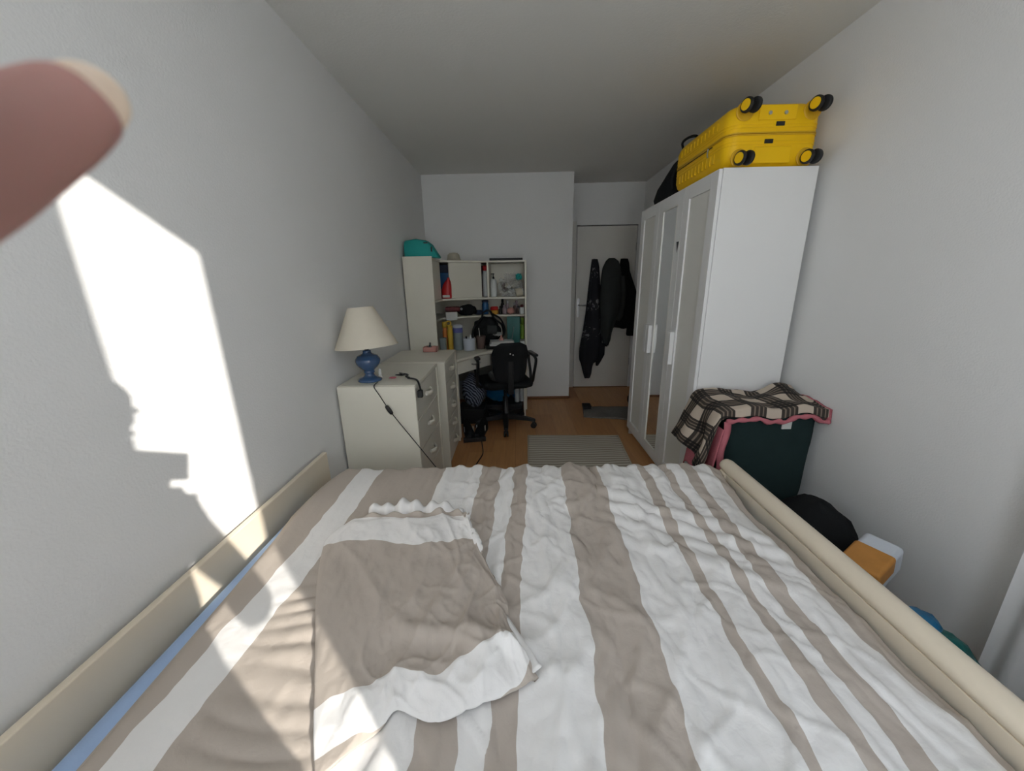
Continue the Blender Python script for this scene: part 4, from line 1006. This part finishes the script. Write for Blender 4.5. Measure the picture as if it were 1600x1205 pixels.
MB().tube(catmull([(-.33, 3.08, .022), (-.315, 2.98, .008), (-.295, 2.82, .006), (-.32, 2.68, .006), (-.345, 2.55, .006), (-.345, 2.42, .006), (-.34, 2.2, .006), (-.36, 2.0, .006)], 6), .0045, 6).build('cable', 'black_plastic', ps, smooth=True)
for x in (-.44, -.37): MB().box((x - .018, 3.064, .038), (x + .018, 3.094, .062), rotZ(.15, (-.39, 3.08, 0))).build('plug', 'black_plastic', ps, bevel=.004)

# ------------------------------------------------------------------ office chair
CC = Vector((-.12, 3.46, 0))
ch = thing('office_chair', CC, 'black office chair seen from behind, pulled up to the corner desk', 'chair')
for k, a in enumerate((-88, -16, 56, 128, 200)):
    a = math.radians(a); d_ = Vector((math.cos(a), math.sin(a), 0)); s_ = Vector((-d_.y, d_.x, 0)); rs = []
    for r, w2, z0, z1 in ((.02, .03, .075, .135), (.10, .028, .078, .125), (.22, .024, .075, .11), (.285, .022, .070, .098), (.30, .018, .066, .088)):
        rs.append([CC + d_ * r + s_ * w2 + Vector((0, 0, z0)), CC + d_ * r - s_ * w2 + Vector((0, 0, z0)), CC + d_ * r - s_ * w2 * .7 + Vector((0, 0, z1)), CC + d_ * r + s_ * w2 * .7 + Vector((0, 0, z1))])
    lg = MB().rings(rs).build('base_leg', 'black_plastic', ch, bevel=.004)
    wc = CC + d_ * .285
    for q in (-.014, .014):
        MB().lathe([(.022, -.008), (.028, -.005), (.028, .005), (.022, .008)], wc + s_ * q + Vector((0, 0, .029)), 16, Matrix((d_, Vector((0, 0, 1)), s_)).transposed()).build('caster', 'black_rubber', lg, smooth=True)
    MB().box((-.012, -.010, .03), (.012, .010, .085), Matrix.Translation(wc)).build('caster_stem', 'black_plastic', lg)
MB().lathe([(.035, .075), (.032, .14), (.026, .15), (.026, .30), (.016, .305), (.016, .40)], CC, 16).build('gas_column', 'black_plastic', ch, smooth=True)
MB().box((-.10, -.10, .395), (.10, .12, .425), Matrix.Translation(CC)).build('tilt_plate', 'black_plastic', ch, bevel=.006)
CA = math.radians(14)
CM = Matrix.Translation(CC) @ Matrix.Rotation(CA, 4, 'Z')
def pad(w2, d2, z0, z1, name, n=8):
    rs = []
    for z, k in ((z0, .03), (z0 + .012, .006), ((z0 + z1) / 2, 0), (z1 - .012, .006), (z1, .035)):
        ring = []; R = .07; x1, y1 = w2 - k, d2 - k
        for (cx, cy, a0) in ((x1 - R, y1 - R, 0), (-x1 + R, y1 - R, 90), (-x1 + R, -y1 + R, 180), (x1 - R, -y1 + R, 270)):
            for j in range(n):
                a = math.radians(a0 + 90 * j / (n - 1)); ring.append(CM @ Vector((cx + R * math.cos(a), cy + R * math.sin(a), z)))
        rs.append(ring)
    MB().rings(rs).build(name, 'black_cloth', ch, smooth=True)
pad(.235, .225, .426, .495, 'seat')
def chair_back():
    rs = []
    for i in range(13):
        t = i / 12; z = lerp(.50, .868, t); w2 = interp(t, [0, .08, .3, .75, .92, 1], [.10, .135, .155, .165, .145, .09]); y = -.225 - .055 * t + .02 * math.sin(math.pi * t); th = interp(t, [0, .1, .9, 1], [.012, .024, .022, .010])
        ring = []
        for j in range(20):
            a = 2 * math.pi * j / 20; c, s_ = math.cos(a), math.sin(a)
            xx = w2 * math.copysign(abs(c) ** .55, c)
            ring.append(CM @ Vector((xx, y + th * math.copysign(abs(s_) ** .7, s_) + .10 * (xx ** 2) / .03 * .12, z)))
        rs.append(ring)
    return MB().rings(rs)
chair_back().build('backrest', 'black_cloth', ch, smooth=True)
MB().box((-.025, -.262, .40), (.025, -.245, .70), CM).build('back_bar', 'black_plastic', ch, bevel=.005)
MB().box((-.025, -.262, .395), (.025, -.09, .412), CM).build('back_bar', 'black_plastic', ch, bevel=.004)
for z, x in ((.765, .015), (.775, -.01)):
    MB().lathe([(.006, 0), (.006, .004)], CM @ Vector((x, -.295, z)), 10, Matrix.Rotation(math.radians(90), 3, 'X')).build('screw', 'steel', ch)
for s_ in (-1, 1):
    ar = MB().tube([CM @ Vector(q) for q in catmull([(s_ * .16, -.02, .42), (s_ * .262, -.02, .43), (s_ * .272, -.06, .52), (s_ * .272, -.13, .66), (s_ * .272, -.09, .695), (s_ * .272, .06, .70), (s_ * .272, .12, .66), (s_ * .270, .05, .52), (s_ * .262, .01, .435)], 5)], .014, 8).build('armrest', 'black_plastic', ch, smooth=True)
    MB().box((s_ * .272 - .026, -.13, .700), (s_ * .272 + .026, .11, .725), CM).build('arm_pad', 'black_plastic', ar, bevel=.010, seg=3)

# a dark bag strap / jacket tail hanging from the chair's left side
o_ = MB().blob(CM @ Vector((-.10, -.17, .56)), (.09, .05, .06), 20, 14, .15, 2.2, 5.0).build('waist_bag', 'grey_cloth', smooth=True, origin=CM @ Vector((-.10, -.17, .50)))
tag(o_, 'dark grey garment bunched on the office chair seat', 'garment')

# ------------------------------------------------------------------ rug, mat
rg = thing('rug', (.47, 2.5, 0), 'beige ribbed rug on the wooden floor beyond the bed', 'rug')
c0, c1, c2, c3 = Vector((.058, 1.85, 0)), Vector((.815, 1.83, 0)), Vector((.912, 3.155, 0)), Vector((.091, 3.178, 0))
def rug_fn(u, v):
    p_ = c0 * (1 - u) * (1 - v) + c1 * u * (1 - v) + c2 * u * v + c3 * (1 - u) * v
    return (p_.x + .004 * math.sin(v * 23), p_.y + .003 * math.sin(u * 17), .008 + .004 * max(0, fnoise(u, v, 3, 4, 2.0, 2)) + .007 * math.exp(-((v - .42 - .05 * u) / .02) ** 2))
rgm = MB().grid(rug_fn, 40, 60).build('pile', 'rug', rg, smooth=True)
sd = rgm.modifiers.new('thickness', 'SOLIDIFY'); sd.thickness = .007; sd.offset = -1
bo = MB()
for a, b in ((c0, c3), (c1, c2), (c3, c2)):
    bo.tube([a.lerp(b, i / 12) + Vector((0, 0, .007)) for i in range(13)], .0055, 6)
bo.build('edge_binding', 'cream_hat', rg, smooth=True)
mt_ = thing('rag_mat', (.95, 3.83, 0), 'grey woven rag mat on the floor by the wardrobe end', 'mat')
q0, q1, q2, q3 = atZ(912, 652, .004), atZ(992, 657, .004), atZ(995, 636, .004), atZ(910, 636, .004)
def mat_fn(u, v):
    p_ = q0 * (1 - u) * (1 - v) + q1 * u * (1 - v) + q2 * u * v + q3 * (1 - u) * v
    return (p_.x, p_.y, .011 + .005 * fnoise(u, v, 8, 5, 3.0, 2))
mm_ = MB().grid(mat_fn, 30, 16).build('weave', 'grey_rag', mt_, smooth=True)
sd = mm_.modifiers.new('thickness', 'SOLIDIFY'); sd.thickness = .008; sd.offset = -1
sc2 = thing('scale_box', (.78, 4.0, 0), 'small flat black box on the corner of the grey mat', 'box')
pz = atZ(917, 637, .02)
MB().box((pz.x - .045, pz.y - .05, .017), (pz.x + .04, pz.y + .06, .045)).build('box', 'black_plastic', sc2, bevel=.004)
MB().box((pz.x - .047, pz.y - .052, .045), (pz.x + .042, pz.y + .062, .055)).build('lid', 'black_plastic', sc2, bevel=.003)
hb = thing('tote_bag', (1.25, 3.72, 0), 'dark bag on the floor half hidden behind the wardrobe end', 'bag')
MB().blob((1.30, 3.80, .13), (.115, .16, .135), 22, 16, .10, 2, 4, .004).build('body', 'black_cloth', hb, smooth=True)
MB().tube(catmull([(1.22, 3.80, .22), (1.215, 3.80, .31), (1.225, 3.82, .36), (1.25, 3.86, .33), (1.25, 3.88, .22)], 6), .010, 8).build('handle', 'black_cloth', hb, smooth=True)

# ------------------------------------------------------------------ coats on the door
def garment(name, label, cat, levels, yb, material, seed, amp=.010, folds=5):
    """levels: (z, xl, xr, depth) from the hook down; a closed, folded body hanging in front of the door"""
    t = thing(name, ((levels[0][1] + levels[0][2]) / 2, yb, levels[-1][0]), label, cat, 'coats hanging on the door')
    zs = [q[0] for q in levels]; N = 40; rs = []; K = 30
    for i in range(K + 1):
        z = lerp(zs[0], zs[-1], i / K)
        xl = interp(-z, [-q for q in zs], [q[1] for q in levels]); xr = interp(-z, [-q for q in zs], [q[2] for q in levels]); dp = interp(-z, [-q for q in zs], [q[3] for q in levels])
        ring = []
        for j in range(N):
            a = 2 * math.pi * j / N; c, s_ = math.cos(a), math.sin(a)
            x = (xl + xr) / 2 + (xr - xl) / 2 * math.copysign(abs(c) ** .8, c)
            fo = amp * math.sin(folds * 2 * math.pi * (j / N) + seed + z * 1.3) * min(1, i / 6)
            y = yb - dp * (.5 - .5 * s_) - (fo if s_ < .3 else 0)
            ring.append(Vector((x, min(y, yb), z + .012 * math.sin(j * .9 + seed) * (1 if i == K else 0))))
        rs.append(ring)
    MB().rings(rs).build('body', material, t, smooth=True)
    return t
YG = 4.795
hk = thing('coat_hooks', (1.1, YD, 1.6), 'row of small metal coat hooks on the door behind the coats', 'hooks')
for x in (.955, 1.175, 1.315):
    MB().tube(catmull([(x, YD + .004, 1.63), (x, YD - .03, 1.625), (x, YD - .055, 1.61), (x, YD - .06, 1.635)], 4), .005, 8).build('hook', 'steel', hk, smooth=True)
g1 = garment('dressing_gown', 'black robe with pale print hanging long on the left of the door', 'robe',
        [(1.625, .925, .995, .05), (1.55, .915, 1.015, .07), (1.25, .885, 1.04, .10), (1.0, .865, 1.06, .11), (.75, .835, 1.08, .12), (.55, .80, 1.09, .12), (.40, .80, 1.085, .11), (.33, .83, .98, .09), (.20, .865, .975, .06), (.14, .89, .96, .03)], YG, 'printed', 1.0, .012, 6)
rs = []
for z, x0, x1, d_ in ((.60, .99, 1.13, .10), (.45, 1.00, 1.13, .09), (.36, 1.02, 1.09, .06), (.30, 1.03, 1.06, .03)):
    rs.append([Vector((lerp(x0, x1, .5) + (x1 - x0) / 2 * math.cos(2 * math.pi * j / 12), YG - .01 - d_ / 2 + d_ / 2 * math.sin(2 * math.pi * j / 12), z)) for j in range(12)])
MB().rings(rs).build('hanging_tail', 'printed', g1, smooth=True)
g2 = garment('hooded_coat', 'charcoal grey hooded coat hanging in the middle of the door', 'coat',
        [(1.635, 1.13, 1.20, .05), (1.60, 1.09, 1.24, .10), (1.52, 1.05, 1.27, .14), (1.40, 1.035, 1.285, .16), (1.2, 1.03, 1.295, .17), (1.0, 1.035, 1.29, .17), (.90, 1.045, 1.24, .16), (.75, 1.055, 1.20, .14), (.64, 1.09, 1.19, .11), (.57, 1.12, 1.17, .07)], YG, 'grey_cloth', 2.0, .012, 5)
MB().tube(catmull([(1.275, 4.66, 1.42), (1.30, 4.635, 1.20), (1.285, 4.64, .98), (1.25, 4.66, .90)], 6), [.03] * 19, 10).build('sleeve', 'grey_cloth', g2, smooth=True)
g3 = garment('jacket', 'plain black jacket hanging on the right of the door', 'jacket',
        [(1.625, 1.275, 1.36, .05), (1.58, 1.265, 1.375, .08), (1.48, 1.265, 1.385, .10), (1.36, 1.265, 1.43, .12), (1.25, 1.265, 1.475, .13), (1.0, 1.26, 1.49, .14), (.85, 1.22, 1.49, .13), (.80, 1.19, 1.485, .12)], YG, 'black_cloth', 3.0, .010, 5)
rs = []
for z, x0, x1, d_ in ((1.2, 1.40, 1.485, .10), (.9, 1.385, 1.482, .10), (.72, 1.375, 1.480, .09), (.70, 1.385, 1.475, .07)):
    rs.append([Vector((lerp(x0, x1, .5) + (x1 - x0) / 2 * math.cos(2 * math.pi * j / 12), YG - .10 + d_ / 2 * math.sin(2 * math.pi * j / 12), z)) for j in range(12)])
MB().rings(rs).build('sleeve', 'black_cloth', g3, smooth=True)
tag(MB().box((1.180, 4.775, .79), (1.215, 4.79, .90)).build('towel_corner', 'pink_box', origin=(1.2, 4.78, .8), bevel=.004), 'sliver of salmon cloth showing between the grey coat and black jacket', 'cloth')

# ------------------------------------------------------------------ the photographer, kneeling behind the camera
pe = thing('person', (0, -.2, .5), 'photographer whose blurred fingertip reaches into the upper left of the picture', 'person')
def skinned(name, verts, edges, material, parent, root=0, sub=2):
    me = bpy.data.meshes.new(name); o = ORIGIN[parent.name]
    me.from_pydata([tuple(Vector(v[:3]) - o) for v in verts], edges, [])
    ob = bpy.data.objects.new(name, me); COL.objects.link(ob); ob.parent = parent; ORIGIN[ob.name] = o
    me.materials.append(MAT[material])
    sk = ob.modifiers.new('skin', 'SKIN'); sk.use_smooth_shade = True
    if not me.skin_vertices: bpy.context.view_layer.update()
    for i, sv in enumerate(me.skin_vertices[0].data):
        r = verts[i][3]; sv.radius = (r if not isinstance(r, tuple) else r[0], r if not isinstance(r, tuple) else r[1]); sv.use_root = (i == root)
    sb = ob.modifiers.new('subdivision', 'SUBSURF'); sb.levels = sub; sb.render_levels = sub
    return ob
V = []; E = []
def jv(p, r, link=None):
    V.append((p[0], p[1], p[2], r)); i = len(V) - 1
    if link is not None: E.append((link, i))
    return i
pel = jv((0, -.24, .98), (.15, .11)); wst = jv((0, -.25, 1.10), (.135, .10), pel); chs = jv((0, -.26, 1.28), (.155, .105), wst); nkb = jv((0, -.25, 1.44), (.09, .075), chs)
nck = jv((0, -.235, 1.51), .052, nkb); hd1 = jv((0, -.215, 1.575), (.062, .075), nck); hd2 = jv((0, -.21, 1.65), (.078, .092), hd1); hd3 = jv((0, -.22, 1.72), (.060, .07), hd2)
def arm(s, elbow, wrist):
    sh_ = jv((s * .165, -.255, 1.415), .058, nkb); el = jv(elbow, .047, sh_)
    fa = jv(tuple(Vector(elbow).lerp(Vector(wrist), .35)), .040, el); wr = jv(wrist, .027, fa); return wr
def leg(s):
    hp_ = jv((s * .095, -.22, .90), .088, pel); kn = jv((s * .11, .0, .60), .062, hp_); cf = jv((s * .115, -.14, .575), .055, kn); an = jv((s * .115, -.33, .555), .036, cf); jv((s * .115, -.37, .60), .030, an)
# left hand: index fingertip strays in front of the lens
tipL = camspace(-.06497, .04288, -.05614); dip = camspace(-.07353, .02501, -.04706); pip = camspace(-.0850, .0050, -.0350); mcp = camspace(-.1190, -.0220, -.0080)
palm = camspace(-.128, -.050, .014); wrL = camspace(-.150, -.095, .034)
lw = arm(-1, (-.30, -.10, 1.10), tuple(wrL))
pa = jv(palm, .026, lw)
FR = 1.16                                     # the skinned surface shrinks a little when subdivided
m1 = jv(mcp, .0115, pa); m2 = jv(pip, .0085, m1); m3 = jv(dip, .00706 * FR, m2)
for t_, r_ in ((.33, .0065), (.66, .0060), (.92, .0054)): m3 = jv(dip.lerp(tipL, t_), r_ * FR, m3)
m5 = jv(dip.lerp(tipL, 1.12), .0043 * FR, m3)
for k, (bx2, by2, bz2) in enumerate(((-.118, -.032, .006), (-.120, -.046, .010), (-.121, -.060, .014))):
    a1 = jv(camspace(bx2, by2, bz2 - .006), .0105, pa); a2 = jv(camspace(bx2 - .002, by2 + .004, bz2 - .036), .0095, a1); a3 = jv(camspace(bx2 + .018, by2 + .004, bz2 - .044), .0085, a2); jv(camspace(bx2 + .034, by2 + .004, bz2 - .040 + .006 * k), .0078, a3)
t1 = jv(camspace(-.105, -.055, .030), .013, pa); t2 = jv(camspace(-.090, -.035, .034), .0115, t1); jv(camspace(-.078, -.018, .030), .0095, t2)
# right hand supports the phone from below
wrR = camspace(.062, -.115, .052); palmR = camspace(.030, -.078, .036)
rw = arm(1, (.245, -.15, 1.045), tuple(wrR)); pr = jv(palmR, .025, rw)
for k, (bx2, bz2) in enumerate(((.030, .004), (.016, .006), (.002, .010), (-.012, .014))):
    a1 = jv(camspace(bx2, -.066, bz2 + .012), .0105, pr); a2 = jv(camspace(bx2 - .010, -.062, bz2 - .004), .0095, a1); jv(camspace(bx2 - .022, -.058, bz2 - .010 + .006), .008, a2)
t1 = jv(camspace(.020, -.058, .042), .013, pr); t2 = jv(camspace(.004, -.038, .036), .0115, t1); jv(camspace(-.010, -.026, .028), .0095, t2)
leg(-1); leg(1)
body = skinned('body', V, E, 'skin', pe, pel, 2)
# nail of the straying finger, on its far side
ax = (tipL - dip).normalized(); nd_ = CF + CR * .45 + CU * .3; outn = (nd_ - ax * nd_.dot(ax)).normalized(); sdn = ax.cross(outn)
vd_ = (tipL - CAM).normalized(); sd2 = vd_.cross(ax).normalized(); fx = sd2.cross(vd_).normalized()
NM = Matrix((fx, sd2, vd_)).transposed()
MB().blob(tipL + vd_ * .0040 + fx * .0005 + CR * .0001, (.0054, .0048, .0012), 24, 14, 0, 1, 0, None, NM).build('fingernail', 'nail', pe, smooth=True)
# clothes and hair
TV = [(0, -.24, .96, (.165, .125)), (0, -.25, 1.10, (.150, .115)), (0, -.26, 1.28, (.170, .120)), (0, -.25, 1.425, (.100, .085)),
      (-.165, -.255, 1.41, .072), (-.22, -.19, 1.285, .060), (.165, -.255, 1.41, .070), (.19, -.215, 1.285, .056)]
skinned('tshirt', TV, [(0, 1), (1, 2), (2, 3), (3, 4), (4, 5), (3, 6), (6, 7)], 'tshirt', pe, 0, 2)
tr = MB()
def ell(z, rx, ry, yc): return [Vector((rx * math.cos(2 * math.pi * j / 24), yc + ry * math.sin(2 * math.pi * j / 24), z)) for j in range(24)]
tr.rings([ell(1.03, .148, .112, -.245), ell(.98, .160, .122, -.24), ell(.92, .168, .126, -.235), ell(.86, .15, .11, -.22), ell(.83, .10, .07, -.21)])
for s_ in (-1, 1):
    tr.tube(catmull([(s_ * .09, -.225, .93), (s_ * .10, -.13, .78), (s_ * .108, -.03, .64), (s_ * .112, -.03, .595), (s_ * .115, -.16, .585), (s_ * .115, -.31, .575)], 6), [.090 - .038 * i / 30 for i in range(31)], 14)
tr.build('trousers', 'denim', pe, smooth=True)
MB().blob((0, -.235, 1.675), (.098, .105, .105), 24, 16, .06, 3, 3).build('hair', 'hair', pe, smooth=True)
for s_ in (-1, 1):
    MB().blob((s_ * .033, -.127, 1.635), (.012, .008, .008), 10, 8, 0, 1, 1).build('eye', 'white_plastic', pe, smooth=True)
    MB().blob((s_ * .080, -.215, 1.625), (.010, .020, .032), 10, 8, 0, 1, 1).build('ear', 'skin', pe, smooth=True)
MB().blob((0, -.118, 1.605), (.013, .018, .026), 12, 8, 0, 1, 1).build('nose', 'skin', pe, smooth=True)
MB().blob((0, -.128, 1.570), (.024, .008, .007), 12, 8, 0, 1, 1).build('mouth', 'pink', pe, smooth=True)
ph = thing('phone', camspace(-.05, -.02, .012), 'black smartphone held just behind the viewpoint', 'phone')
PM = Matrix((CR, CU, -CF)).transposed().to_4x4(); PM.translation = CAM
MB().box((-.128, -.010, .006), (.007, .069, .0145), PM).build('case', 'black_plastic', ph, bevel=.003)
MB().box((-.122, -.005, .0146), (.001, .064, .0150), PM).build('screen', 'dark_blue', ph)
MB().lathe([(.006, 0), (.006, .002)], camspace(0, 0, .006), 14, Matrix((CR, CU, -CF)).transposed()).build('lens_ring', 'dark_metal', ph)
